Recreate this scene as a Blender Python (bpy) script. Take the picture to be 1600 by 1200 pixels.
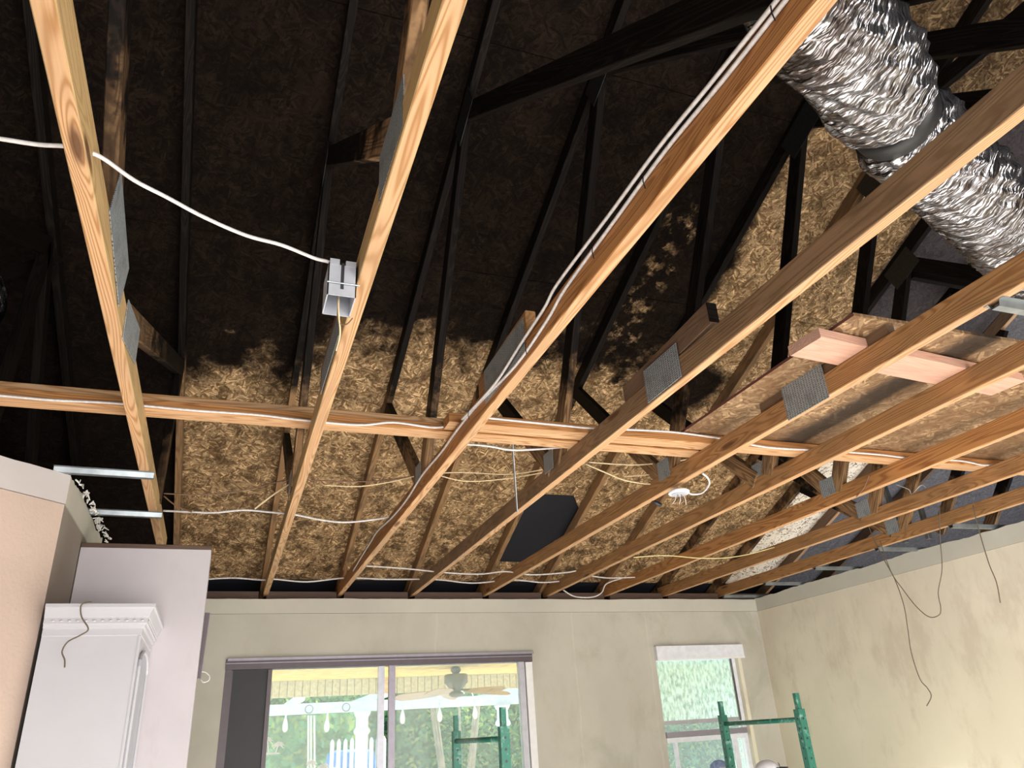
import bpy, bmesh, math, random
from mathutils import Vector, Matrix
random.seed(7)
SC = bpy.context.scene
for o in list(bpy.data.objects): bpy.data.objects.remove(o)
COL = SC.collection

# ------------------------------------------------------------------ camera
H = 1.80                                   # eye height above the floor
RM = ((0.9382436453555285, 0.09726397682673449, 0.33202195825248887),
      (-0.34115058530449577, 0.41979844810732875, 0.8410621505650331),
      (-0.0575772532895503, -0.9023907035084785, 0.42705488889029725))
F = 1162.03
cam_d = bpy.data.cameras.new('camera'); cam = bpy.data.objects.new('camera', cam_d); COL.objects.link(cam)
cam_d.sensor_width = 36; cam_d.lens = F / 1600 * 36; cam_d.clip_start = .02; cam_d.clip_end = 300
M = Matrix(((RM[0][0], -RM[0][1], -RM[0][2], 0), (RM[1][0], -RM[1][1], -RM[1][2], 0), (RM[2][0], -RM[2][1], -RM[2][2], H), (0, 0, 0, 1)))
cam.matrix_world = M
SC.camera = cam

# ------------------------------------------------------------------ world, lights, exposure
SC.view_settings.view_transform = 'Standard'; SC.view_settings.look = 'None'
SC.view_settings.gamma = 1; SC.view_settings.use_curve_mapping = False
SC.view_settings.exposure = 0.0
W = bpy.data.worlds.new('sky'); SC.world = W; W.use_nodes = True
wn = W.node_tree; wn.nodes.clear()
sky = wn.nodes.new('ShaderNodeTexSky'); sky.sky_type = 'NISHITA'; sky.sun_disc = False
sky.sun_elevation = math.radians(52); sky.sun_rotation = math.radians(20); sky.dust_density = 2
bg = wn.nodes.new('ShaderNodeBackground'); bg.inputs[1].default_value = .58
wo = wn.nodes.new('ShaderNodeOutputWorld')
wn.links.new(sky.outputs[0], bg.inputs[0]); wn.links.new(bg.outputs[0], wo.inputs[0])
sd = bpy.data.lights.new('sun', 'SUN'); sd.energy = 9.0; sd.angle = .01; sd.color = (1, .95, .86)
so = bpy.data.objects.new('sun', sd); COL.objects.link(so)
so.rotation_euler = Vector((-.35, -.72, -1.0)).to_track_quat('-Z', 'Y').to_euler()
def area(name, loc, target, sx, sy, e, col=(1, 1, 1)):
    d = bpy.data.lights.new(name, 'AREA'); d.shape = 'RECTANGLE'; d.size = sx; d.size_y = sy; d.energy = e; d.color = col
    o = bpy.data.objects.new(name, d); COL.objects.link(o); o.location = loc
    o.rotation_euler = (Vector(target) - Vector(loc)).to_track_quat('-Z', 'Y').to_euler(); return o
area('rear_fill', (1.8, -3.6, 1.3), (2.2, 4, 2.0), 4.6, 2.2, 360, (1, .97, .94))  # unseen area lamp added behind the camera to light the room
area('left_fill', (-2.6, -2.2, 1.5), (1.5, 3.5, 2.4), 2.0, 1.8, 40, (1, .97, .93))  # unseen side lamp added to brighten the beam sides
area('floor_bounce_fill', (2.1, 2.9, .10), (2.1, 3.1, 3), 5.0, 5.6, 310, (1, .95, .88))  # unseen upward lamp added above the floor to brighten the chord undersides

area('next_room_daylight', (6.5, 3.2, 1.3), (6.4, 3.4, 4), 2.2, 4.0, 95, (.95, .97, 1))

# ------------------------------------------------------------------ pixel-ray helpers (points found on real planes)
def ray(u, v):
    c = (u - 800, v - 600, F)
    return Vector([sum(RM[i][k] * c[k] for k in range(3)) for i in range(3)])
def onz(u, v, z): r = ray(u, v); k = z / r.z; return Vector((r.x * k, r.y * k, z + H))
def onx(u, v, x): r = ray(u, v); k = x / r.x; return Vector((x, r.y * k, r.z * k + H))
def ony(u, v, y): r = ray(u, v); k = y / r.y; return Vector((r.x * k, y, r.z * k + H))

# ------------------------------------------------------------------ node helpers
class NT:
    def __init__(s, name):
        s.m = bpy.data.materials.new(name); s.m.use_nodes = True; s.t = s.m.node_tree; s.t.nodes.clear()
        s.out = s.n('ShaderNodeOutputMaterial'); s.b = s.n('ShaderNodeBsdfPrincipled'); s.t.links.new(s.b.outputs[0], s.out.inputs[0])
    def n(s, k, **kw):
        x = s.t.nodes.new(k)
        for a, b in kw.items(): setattr(x, a, b)
        return x
    def put(s, v, inp):
        if isinstance(v, (int, float)):
            try: inp.default_value = v
            except Exception: inp.default_value = (v, v, v)
        elif isinstance(v, (tuple, list)):
            inp.default_value = tuple(v) + ((1,) if len(v) == 3 and inp.type == 'RGBA' else ())
        else: s.t.links.new(v, inp)
    def math(s, op, a, b=0.0, c=0.0, clamp=False):
        x = s.n('ShaderNodeMath', operation=op); x.use_clamp = clamp
        s.put(a, x.inputs[0]); s.put(b, x.inputs[1]); s.put(c, x.inputs[2]); return x.outputs[0]
    def add(s, a, b): return s.math('ADD', a, b)
    def sub(s, a, b): return s.math('SUBTRACT', a, b)
    def mul(s, a, b): return s.math('MULTIPLY', a, b)
    def mx(s, a, b): return s.math('MAXIMUM', a, b)
    def mn(s, a, b): return s.math('MINIMUM', a, b)
    def step(s, v, lo, hi, a=0, b=1):       # smooth step
        x = s.n('ShaderNodeMapRange', interpolation_type='SMOOTHSTEP')
        s.put(v, x.inputs[0]); s.put(lo, x.inputs[1]); s.put(hi, x.inputs[2]); s.put(a, x.inputs[3]); s.put(b, x.inputs[4]); return x.outputs[0]
    def mix(s, f, a, b, mode='MIX'):
        x = s.n('ShaderNodeMix', data_type='RGBA', blend_type=mode); s.put(f, x.inputs[0]); s.put(a, x.inputs[6]); s.put(b, x.inputs[7]); return x.outputs[2]
    def noise(s, vec, scale, detail=3, rough=.5, dist=0):
        x = s.n('ShaderNodeTexNoise'); s.put(vec, x.inputs['Vector']); x.inputs['Scale'].default_value = scale
        x.inputs['Detail'].default_value = detail; x.inputs['Roughness'].default_value = rough; x.inputs['Distortion'].default_value = dist; return x
    def voro(s, vec, scale, feature='F1', rnd=1):
        x = s.n('ShaderNodeTexVoronoi', feature=feature); s.put(vec, x.inputs['Vector']); x.inputs['Scale'].default_value = scale; x.inputs['Randomness'].default_value = rnd; return x
    def ramp(s, f, stops):
        x = s.n('ShaderNodeValToRGB'); s.put(f, x.inputs[0]); e = x.color_ramp.elements
        while len(e) < len(stops): e.new(.5)
        for i, (p, c) in enumerate(stops): e[i].position = p; e[i].color = tuple(c) + (1,)
        return x.outputs[0]
    def vmul(s, v, k):
        x = s.n('ShaderNodeVectorMath', operation='MULTIPLY'); s.put(v, x.inputs[0]); s.put(k, x.inputs[1]); return x.outputs[0]
    def vadd(s, v, k):
        x = s.n('ShaderNodeVectorMath', operation='ADD'); s.put(v, x.inputs[0]); s.put(k, x.inputs[1]); return x.outputs[0]
    def comb(s, a, b, c):
        x = s.n('ShaderNodeCombineXYZ'); s.put(a, x.inputs[0]); s.put(b, x.inputs[1]); s.put(c, x.inputs[2]); return x.outputs[0]
    def sep(s, v):
        x = s.n('ShaderNodeSeparateXYZ'); s.put(v, x.inputs[0]); return x.outputs
    def rotz(s, v, ang):
        x = s.n('ShaderNodeVectorRotate', rotation_type='Z_AXIS'); s.put(v, x.inputs['Vector']); x.inputs['Angle'].default_value = ang; return x.outputs[0]
    def pos(s): return s.n('ShaderNodeNewGeometry').outputs['Position']
    def obj(s): return s.n('ShaderNodeTexCoord').outputs['Object']
    def rnd(s): return s.n('ShaderNodeObjectInfo').outputs['Random']
    def bump(s, h, strength=.3, dist=.01):
        x = s.n('ShaderNodeBump'); s.put(h, x.inputs['Height']); x.inputs['Strength'].default_value = strength; x.inputs['Distance'].default_value = dist
        s.t.links.new(x.outputs[0], s.b.inputs['Normal'])
    def set(s, col=None, rough=None, metal=None, spec=None):
        if col is not None: s.put(col, s.b.inputs['Base Color'])
        if rough is not None: s.put(rough, s.b.inputs['Roughness'])
        if metal is not None: s.put(metal, s.b.inputs['Metallic'])
        if spec is not None: s.put(spec, s.b.inputs['Specular IOR Level'])
        return s.m

MAT = {}
def plain(name, col, rough=.6, metal=0, var=.06, scale=20, bump=0, spec=.5):
    t = NT(name); n = t.noise(t.obj(), scale, 3)
    k = t.step(n.outputs[0], .3, .7, 1 - var, 1 + var)
    c = t.vmul(col, k) if False else t.mix(1.0, col, t.comb(k, k, k), 'MULTIPLY')
    t.set(c, rough, metal, spec)
    if bump: t.bump(n.outputs[0], bump, .004)
    MAT[name] = t.m; return t.m

def wood(name, light, dark, knot=(.10, .04, .015), grey=0.0, char=None, rough=.65, contrast=1.0, blotch=0.0, fiber=.12):
    """pine: contour grain along local X, knots, fibres; char = function(t) giving a 0..1 burnt mask in world space"""
    t = NT(name); p = t.obj(); r = t.rnd(); off = t.comb(t.mul(r, 37.0), t.mul(r, 11.0), t.mul(r, 23.0)); p = t.vadd(p, off)
    kv = t.voro(t.vmul(p, (1.7, 8.0, 8.0)), 1.0)
    kd = kv.outputs['Distance']; kc = t.step(kd, 0.0, .34, 1, 0)
    n1 = t.noise(t.vmul(p, (1.0, 17.0, 17.0)), 1.0, 1.2, .4).outputs[0]
    ph = t.add(t.mul(n1, 95.0), t.mul(kc, 17.0))
    g = t.math('MULTIPLY_ADD', t.math('SINE', ph), .5, .5)
    g = t.math('POWER', g, 2.2)
    fb = t.noise(t.vmul(p, (4.0, 260.0, 260.0)), 1.0, 2).outputs[0]
    f = t.math('ADD', t.mul(g, .75 * contrast), t.mul(fb, .45), clamp=True)
    c = t.mix(f, light, dark)
    big = t.noise(t.vmul(p, (1.2, 5.0, 5.0)), 1.6, 4, .6).outputs[0]
    c = t.mix(t.step(big, .42, .72, 0, .55), c, tuple(x * .62 for x in light))
    if blotch:
        bl = t.noise(t.vmul(p, (1.0, 3.0, 3.0)), 4.5, 5, .65).outputs[0]
        c = t.mix(t.step(bl, .46, .64, 0, blotch), c, (.045, .032, .024))
    core = t.step(kd, .05, .14, .92, 0)
    c = t.mix(core, c, knot)
    ro = rough
    if char:
        m = char(t); 
        streak = t.step(g, .2, .9, .0, 1.0)
        cb = t.mix(streak, (.0048, .0035, .003), (.012, .0082, .0062))
        c = t.mix(m, c, cb); ro = t.mn(t.sub(1.0, t.mul(m, .35)), .75)
    sp = t.sub(.3, t.mul(m, .2)) if char else (.08 if name == 'char_wood' else .3)
    t.set(c, ro, 0, sp); t.bump(t.add(g, t.mul(fb, .8)), .35, .0012)
    MAT[name] = t.m; return t.m

def char_web(t):          # webs: burnt above a ragged height, entirely burnt at the left
    x, y, z = t.sep(t.pos()); n = t.noise(t.pos(), 6.0, 5, .65).outputs[0]; nn = t.mul(t.sub(n, .5), .9)
    near = t.mul(t.step(y, 2.9, 2.4), t.step(x, .5, .7))
    a = t.mx(t.step(t.add(z, nn), H + 1.34, H + 1.60), near)
    b = t.step(t.add(x, t.mul(nn, .3)), -.25, -.45)
    right = t.mul(t.step(x, 2.9, 3.1), t.mul(t.step(z, H + 2.2, H + 2.0, 0, .0), 1.0))
    return t.mx(a, b)
def char_rafter(t):
    x, y, z = t.sep(t.pos()); n = t.noise(t.pos(), 5.0, 5, .65).outputs[0]; nn = t.mul(t.sub(n, .5), 1.0)
    a = t.step(t.add(y, nn), 4.5, 4.2)
    b = t.step(x, -.5, -.6)
    n2 = t.noise(t.pos(), 9.0, 4, .6).outputs[0]
    c = t.mul(t.step(x, 3.0, 3.5), t.step(n2, .35, .6, .15, .85))
    clean = t.mul(t.mul(t.step(x, 2.7, 2.8), t.step(x, 3.6, 3.5)), t.step(t.add(y, nn), 2.2, 2.5, 0, .65))
    return t.math('SUBTRACT', t.mx(t.mx(a, b), c), clean, clamp=True)

# clean undersides were covered by the removed drywall; sides carry smoke stain and painted shade
wood('pine_clean', (.61, .385, .215), (.36, .18, .07), contrast=1.05)
wood('pine_pale', (.52, .355, .175), (.36, .225, .095), contrast=.8)
wood('pine_orange', (.47, .225, .08), (.25, .10, .030), contrast=1.1)
wood('pine_sooty_shaded', (.27, .165, .09), (.15, .085, .042), contrast=.8, blotch=.3)
wood('pine_brown', (.41, .215, .088), (.23, .105, .036), contrast=1.0, blotch=.18)
wood('pine_pink', (.60, .37, .28), (.46, .23, .15), contrast=.5)
wood('pine_scab', (.19, .115, .07), (.10, .062, .04), contrast=.6, blotch=.3)
wood('web_wood', (.36, .21, .10), (.13, .065, .026), contrast=1.5, char=char_web, blotch=.5)
wood('rafter_wood', (.36, .21, .10), (.20, .11, .05), char=char_rafter, blotch=.4)
wood('char_wood', (.009, .0065, .005), (.004, .003, .0025), knot=(.01, .008, .006))
wood('plate_wood', (.12, .075, .055), (.07, .045, .035), contrast=.6)
wood('fan_wood', (.62, .44, .36), (.48, .33, .26), contrast=.5)

def osb_color(t, p, light=(.60, .41, .225), dark=(.16, .09, .04)):
    w = t.noise(p, 7.0, 2).outputs['Color']; pw = t.vadd(p, t.vmul(t.vadd(w, (-.5, -.5, -.5)), (.032, .032, .0)))
    lay = []
    for a, s1, s2, o in ((.25, 8.5, 84, 0), (1.35, 9.5, 92, 3.1), (2.3, 9, 78, 7.7), (.8, 11, 100, 5.3), (2.85, 10.5, 88, 9.3)):
        q = t.vmul(t.vadd(t.rotz(pw, a), (o, o, 0)), (s1, s2, .01))
        v = t.voro(q, 1.0); lay.append((t.sep(v.outputs['Color'])[0], v.outputs['Distance']))
    c1 = lay[0]
    sel = t.noise(p, 19.0, 3).outputs[0]; sel2 = t.noise(t.vadd(p, (5, 3, 0)), 15.0, 3).outputs[0]; sel3 = t.noise(t.vadd(p, (1, 8, 0)), 22.0, 3).outputs[0]
    def mixf(f, a, b): return t.add(t.mul(a, t.sub(1.0, f)), t.mul(b, f))
    val, dist = lay[0]
    for (v2, d2), s_, th in zip(lay[1:], (sel, sel2, sel3, t.noise(t.vadd(p, (9, 1, 0)), 18, 3).outputs[0]), (.48, .53, .56, .57)):
        f = t.step(s_, th - .015, th + .015); val = mixf(f, val, v2); dist = mixf(f, dist, d2)
    fine = t.noise(p, 130.0, 2).outputs[0]
    f = t.add(t.mul(val, .75), t.mul(fine, .35))
    f = t.sub(f, t.step(dist, .45, .75, 0, .22))
    k = t.step(f, .05, 1.05)
    col = t.ramp(k, [(0.0, dark), (.38, tuple(a * .42 + b * .50 for a, b in zip(light, dark))), (.78, tuple(x * .86 for x in light)), (1.0, tuple(min(1, x * 1.5) for x in light))])
    return col, f, dist

# roof deck sheathing, with the burn pattern laid out in room coordinates
t = NT('deck_osb'); P = t.pos(); x, y, z = t.sep(P); p2 = t.comb(x, t.mul(y, 1.083), 0)
col, f, dist = osb_color(t, p2)
n = t.noise(P, 3.4, 6, .62).outputs[0]; nb = t.mul(t.sub(n, .5), 1.25)
n2 = t.noise(P, 11.0, 4, .6).outputs[0]
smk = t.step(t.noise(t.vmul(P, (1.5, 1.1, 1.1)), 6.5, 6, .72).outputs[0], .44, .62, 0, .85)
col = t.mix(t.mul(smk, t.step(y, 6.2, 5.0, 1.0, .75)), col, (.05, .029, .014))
yy = t.add(y, nb)
main = t.step(yy, t.add(t.step(x, -.5, 1.2, 4.62, 4.2), 0), t.add(t.step(x, -.5, 1.2, 4.22, 3.86), 0))
left = t.step(t.add(x, t.mul(nb, .1)), -.34, -.40)
eb = t.mul(t.step(t.add(x, t.mul(nb, .25)), 2.70, 2.80), t.step(t.add(x, t.mul(nb, .2)), 3.95, 3.84))
bay = t.mul(eb, t.add(t.mul(t.step(t.add(y, t.mul(nb, .5)), 1.2, 1.6), .35), t.mul(t.step(t.add(y, t.mul(nb, .3)), 2.05, 2.25), .65)))
streak = t.mul(t.mul(t.step(t.add(x, t.mul(nb, .35)), 2.18, 2.26), t.step(t.add(x, t.mul(nb, .35)), 2.44, 2.36)), t.mul(t.step(y, 2.75, 3.0), t.step(n2, .52, .64, 0, .6)))
# a scorched patch beside the far strongback
dx = t.sub(x, 2.95); dy = t.sub(y, 4.1); rr = t.math('SQRT', t.add(t.mul(dx, dx), t.mul(t.mul(dy, dy), 1.4)))
patch = t.step(t.add(rr, t.mul(nb, .25)), .36, .22)
m = t.mx(t.mx(t.math('SUBTRACT', main, t.mx(bay, streak), clamp=True), left), patch)
grey = t.mx(t.mul(t.step(x, 3.86, 3.90), t.step(t.add(y, t.mul(nb, .5)), 4.45, 4.15)), t.step(x, 5.10, 5.14))
pale = t.mul(t.mul(t.step(x, 4.50, 4.54), t.step(x, 5.14, 5.10)), t.step(t.add(y, t.mul(nb, .4)), 4.3, 4.6))  # light leak painted into the deck colour as a pale speckled bay
gcol = t.mix(t.mul(f, .6), (.05, .043, .046), (.13, .112, .115))
col = t.mix(grey, col, t.mix(t.step(x, 5.05, 5.2), gcol, t.mix(t.mul(f, .7), (.10, .095, .10), (.24, .225, .235))))
spk = t.step(t.add(t.mul(n2, .5), t.mul(f, .5)), .34, .42)
col = t.mix(pale, col, t.mix(spk, (.25, .17, .11), (.95, .86, .72)))
m = t.mul(m, t.sub(1.0, t.mul(grey, .85))); m = t.mul(m, t.sub(1.0, pale))
soft = t.mul(m, t.step(n2, .25, .8, 1.0, .985))
cb = t.mix(t.step(t.add(t.mul(f, .4), t.mul(n, .9)), .42, .95), (.0038, .0025, .0020), (.0125, .0075, .0054))
col = t.mix(soft, col, cb)
t.set(col, .95, 0, .08); t.bump(t.add(f, t.mul(n2, .4)), .35, .002); MAT['deck_osb'] = t.m

t = NT('sheet_osb'); P = t.pos(); x, y, z = t.sep(P)
col, f, dist = osb_color(t, t.vmul(t.comb(x, y, 0), (.8, .8, 1)), (.40, .265, .145), (.15, .08, .036))
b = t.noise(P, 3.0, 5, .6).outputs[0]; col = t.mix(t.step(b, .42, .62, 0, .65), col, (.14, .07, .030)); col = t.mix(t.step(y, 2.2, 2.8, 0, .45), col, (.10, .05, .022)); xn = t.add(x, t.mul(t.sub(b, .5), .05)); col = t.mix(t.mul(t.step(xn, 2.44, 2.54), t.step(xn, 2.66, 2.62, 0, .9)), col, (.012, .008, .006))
t.set(col, .6, 0, .3); t.bump(f, .4, .003); MAT['sheet_osb'] = t.m
plain('sheet_edge', (.14, .045, .035), .7)

def wallmat(name, base, stain=.0, stain_col=(.30, .25, .20), texture=60, bump=.25, patch=None, green=0.0):
    t = NT(name); P = t.pos(); n = t.noise(P, texture, 3, .5).outputs[0]; b = t.noise(P, 1.3, 5, .6).outputs[0]; s = t.noise(t.vmul(P, (1.6, 1.6, .7)), 2.1, 6, .68).outputs[0]
    c = t.mix(t.step(b, .35, .65), base, tuple(k * .90 for k in base))
    if green: c = t.mix(t.mul(t.step(t.sep(P)[2], H + 1.0, H - .3), green), c, (.78, .77, .54))
    if stain: c = t.mix(t.step(s, .50, .68, 0, stain), c, stain_col)
    if patch: c = patch(t, c, P)
    t.set(c, .75, 0, .25); t.bump(n, bump, .003); MAT[name] = t.m; return t.m
def joints(t, c, P):
    x, y, z = t.sep(P); n = t.mul(t.sub(t.noise(P, 5.0, 4).outputs[0], .5), .05)
    xa = t.add(x, n)
    def line(x0, w): return t.step(t.math('ABSOLUTE', t.sub(xa, x0)), w, w * .3)
    ln = line(1.65, .010)
    for q in (2.88, 3.62): ln = t.mx(ln, line(q, .011))
    c = t.mix(t.mul(ln, .22), c, (.68, .64, .56))
    dr = t.noise(t.vmul(P, (1.3, 1.0, .9)), 1.7, 6, .65, .5).outputs[0]
    far = t.step(x, 2.4, 3.2)
    return t.mix(t.mul(t.step(dr, .46, .70, 0, .55), t.add(.35, t.mul(far, .65))), c, (.34, .335, .27))
wallmat('wall_beige', (.525, .505, .435), .35, (.42, .37, .29), patch=joints, bump=.1)
wallmat('wall_cream', (.74, .68, .56), .5, (.52, .45, .35), green=.30, bump=.12)
wallmat('wall_pink', (.53, .415, .35), .0, texture=75, bump=.6)
wallmat('primer_strip', (.52, .48, .47), .15, (.45, .42, .38), bump=.1)
wallmat('wall_shade', (.30, .26, .225), .1, bump=.25)  # beige return wall with its shade put into the base colour
wallmat('primer_green', (.55, .53, .46), .2, (.45, .42, .36), bump=.1)
wallmat('lilac_paint', (.53, .495, .525), .35, (.36, .33, .34), texture=8, bump=.06)
wallmat('drywall_edge', (.78, .76, .72), 0, texture=90, bump=.8)
plain('white_gloss', (.455, .455, .49), .33, 0, .03, 3)
plain('white_paint', (.80, .80, .80), .5, 0, .03)
plain('pvc_white', (.74, .76, .82), .4)
plain('cable_white', (.60, .57, .56), .45, 0, .12, 60)
plain('cable_tan', (.60, .47, .28), .6, 0, .15, 60)
plain('wire_brown', (.16, .085, .045), .6)
plain('wire_dark', (.12, .09, .06), .6)
plain('wire_yellow', (.72, .62, .30), .5)
plain('staple', (.05, .05, .06), .4, .8)
plain('bronze', (.105, .085, .095), .45, .3)
plain('bronze_light', (.30, .28, .33), .4, .4)
plain('charcoal', (.028, .028, .031), .55, 0, .1, 2)
plain('aluminium', (.45, .45, .50), .4, .5)
plain('box_grey', (.40, .42, .47), .5)
plain('felt_navy', (.006, .007, .013), .8)
plain('floor_grey', (.50, .44, .37), .6, 0, .1, 2)
plain('patio_concrete', (.82, .80, .76), .8, 0, .1, 2)
plain('patio_ceiling_wood', (.90, .60, .20), .6, 0, .15, 8)
plain('pergola_white', (.85, .86, .88), .5)
plain('slat_cream', (.75, .70, .60), .6, 0, .15, 30)
plain('fan_bronze', (.13, .11, .11), .4, .6)
plain('bulb', (.85, .84, .8), .2)
plain('trunk', (.48, .36, .24), .8, 0, .2, 10)
plain('blue_plastic', (.02, .20, .62), .4)
plain('skin', (.52, .30, .20), .55)
plain('hair', (.03, .02, .015), .7)
plain('eye_white', (.8, .78, .75), .2)
plain('lips', (.40, .16, .13), .5)
plain('shirt_navy', (.03, .045, .11), .9)
plain('shirt_grey', (.22, .22, .23), .9)
plain('trousers', (.05, .055, .07), .9)
plain('boots', (.10, .06, .035), .7)
plain('cap_blue', (.30, .40, .68), .8, 0, .3, 30)
plain('cap_white', (.72, .72, .78), .8)
plain('cap_black', (.02, .02, .025), .8)
plain('foil_strap', (.012, .012, .013), .5)
t = NT('sticker'); d = t.n('ShaderNodeBsdfDiffuse'); tr = t.n('ShaderNodeBsdfTranslucent'); d.inputs[0].default_value = (.9, .9, .9, 1); tr.inputs[0].default_value = (.9, .93, .9, 1)
m = t.n('ShaderNodeMixShader'); m.inputs[0].default_value = .5; t.t.links.new(d.outputs[0], m.inputs[1]); t.t.links.new(tr.outputs[0], m.inputs[2]); t.t.links.new(m.outputs[0], t.out.inputs[0]); MAT['sticker'] = t.m
def leafmat(name, col):
    t = NT(name); n = t.noise(t.obj(), 3.0, 3).outputs[0]; k = t.step(n, .3, .7, .65, 1.3); c = t.mix(1.0, col, t.comb(k, k, k), 'MULTIPLY')
    d = t.n('ShaderNodeBsdfDiffuse'); tr = t.n('ShaderNodeBsdfTranslucent'); t.put(c, d.inputs[0]); t.put(c, tr.inputs[0]); m = t.n('ShaderNodeMixShader'); m.inputs[0].default_value = .5
    t.t.links.new(d.outputs[0], m.inputs[1]); t.t.links.new(tr.outputs[0], m.inputs[2]); t.t.links.new(m.outputs[0], t.out.inputs[0]); MAT[name] = t.m
leafmat('hazel_leaf', (.20, .42, .20)); leafmat('yellow_leaf', (.50, .60, .18))
plain('hedge_dark', (.06, .15, .07), .8, 0, .3, 4)
plain('galv', (.27, .30, .32), .36, .8, .2, 14)
plain('galv_dark', (.16, .16, .16), .5, .7, .3, 12)
plain('canvas_tan', (.52, .43, .34), .8)

t = NT('green_steel'); P = t.obj(); n = t.noise(P, 24, 5, .7).outputs[0]
c = t.mix(t.step(n, .52, .68), (.015, .14, .095), (.18, .34, .29)); c = t.mix(t.step(n, .30, .22), c, (.03, .05, .04))
t.set(c, .42, .1, .5); t.bump(n, .1, .002); MAT['green_steel'] = t.m

t = NT('nail_plate'); P = t.obj()
q = t.voro(t.vmul(P, (70, 130, 130)), 1.0, rnd=.25); d = q.outputs['Distance']
c = t.mix(t.step(d, .16, .34), (.035, .038, .04), (.34, .37, .39)); n = t.noise(P, 18, 3).outputs[0]
c = t.mix(t.step(n, .45, .75, 0, .45), c, (.13, .13, .13))
t.set(c, .42, .35); t.bump(d, .9, .003); MAT['nail_plate'] = t.m

t = NT('foil'); P = t.obj(); Q = t.rotz(P, -.46); a1 = t.noise(t.vmul(Q, (19, 3.2, 3.2)), 1.0, 2, .5, .5).outputs[0]; a2 = t.noise(t.vmul(t.rotz(Q, .4), (44, 7, 7)), 1.0, 2, .5, .4).outputs[0]
n = t.add(t.math('ABSOLUTE', t.sub(a1, .5)), t.mul(t.math('ABSOLUTE', t.sub(a2, .5)), .5)); w = t.noise(P, 3.0, 4, .6).outputs[0]
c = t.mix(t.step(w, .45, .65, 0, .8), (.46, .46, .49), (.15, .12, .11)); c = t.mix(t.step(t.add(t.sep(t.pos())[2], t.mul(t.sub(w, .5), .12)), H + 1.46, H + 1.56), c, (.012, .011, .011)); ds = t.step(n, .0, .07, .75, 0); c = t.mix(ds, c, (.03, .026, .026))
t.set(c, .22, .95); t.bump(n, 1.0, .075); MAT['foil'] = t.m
t = NT('foil_black'); P = t.obj(); n = t.noise(t.vmul(P, (20, 9, 9)), 1.0, 5, .65, .6).outputs[0]
t.set(t.mix(t.step(n, .45, .6), (.02, .018, .018), (.30, .28, .28)), .22, .9); t.bump(n, 1.0, .03); MAT['foil_black'] = t.m

t = NT('glass'); g = t.n('ShaderNodeBsdfTransparent'); g.inputs[0].default_value = (.90, .97, .96, 1)
df = t.n('ShaderNodeBsdfTranslucent'); df.inputs[0].default_value = (.75, .9, .92, 1)
gl = t.n('ShaderNodeBsdfGlossy'); gl.inputs['Roughness'].default_value = .03
m1 = t.n('ShaderNodeMixShader'); m2 = t.n('ShaderNodeMixShader'); m1.inputs[0].default_value = .17; m2.inputs[0].default_value = .004
for a, b in ((g.outputs[0], m1.inputs[1]), (df.outputs[0], m1.inputs[2]), (m1.outputs[0], m2.inputs[1]), (gl.outputs[0], m2.inputs[2]), (m2.outputs[0], t.out.inputs[0])): t.t.links.new(a, b)
MAT['glass'] = t.m
t = NT('glass_frosted'); g = t.n('ShaderNodeBsdfTransparent'); g.inputs[0].default_value = (.85, .97, .95, 1)
n = t.noise(t.vmul(t.obj(), (40, 1, 16)), 1, 3).outputs[0]
df = t.n('ShaderNodeBsdfTranslucent'); df.inputs[0].default_value = (.78, .93, .93, 1)
m1 = t.n('ShaderNodeMixShader'); t.put(t.step(n, .35, .65, .25, .55), m1.inputs[0])
for a, b in ((g.outputs[0], m1.inputs[1]), (df.outputs[0], m1.inputs[2]), (m1.outputs[0], t.out.inputs[0])): t.t.links.new(a, b)
MAT['glass_frosted'] = t.m

plain('char_plate', (.018, .017, .017), .5, .3, .3, 60)
# ------------------------------------------------------------------ mesh helpers
def mesh_obj(name, verts, faces, mat, parent=None, midx=None, smooth=False, loc=None, rot=None):
    me = bpy.data.meshes.new(name); me.from_pydata([tuple(v) for v in verts], [], faces)
    for m in (mat if isinstance(mat, (list, tuple)) else [mat]): me.materials.append(MAT[m])
    if midx: me.polygons.foreach_set('material_index', midx)
    if smooth: me.polygons.foreach_set('use_smooth', [True] * len(me.polygons))
    me.update()
    o = bpy.data.objects.new(name, me); COL.objects.link(o)
    if rot is not None: o.rotation_mode = 'QUATERNION'; o.rotation_quaternion = rot
    if loc is not None: o.location = loc
    if parent is not None:
        o.parent = parent
    return o
def tag(o, label=None, cat=None, group=None, kind=None):
    for k, v in (('label', label), ('category', cat), ('group', group), ('kind', kind)):
        if v: o[k] = v
    return o
def empty(name, loc, label=None, cat=None, group=None, kind=None):
    o = bpy.data.objects.new(name, None); COL.objects.link(o); o.location = loc; o.empty_display_size = .1
    return tag(o, label, cat, group, kind)
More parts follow.
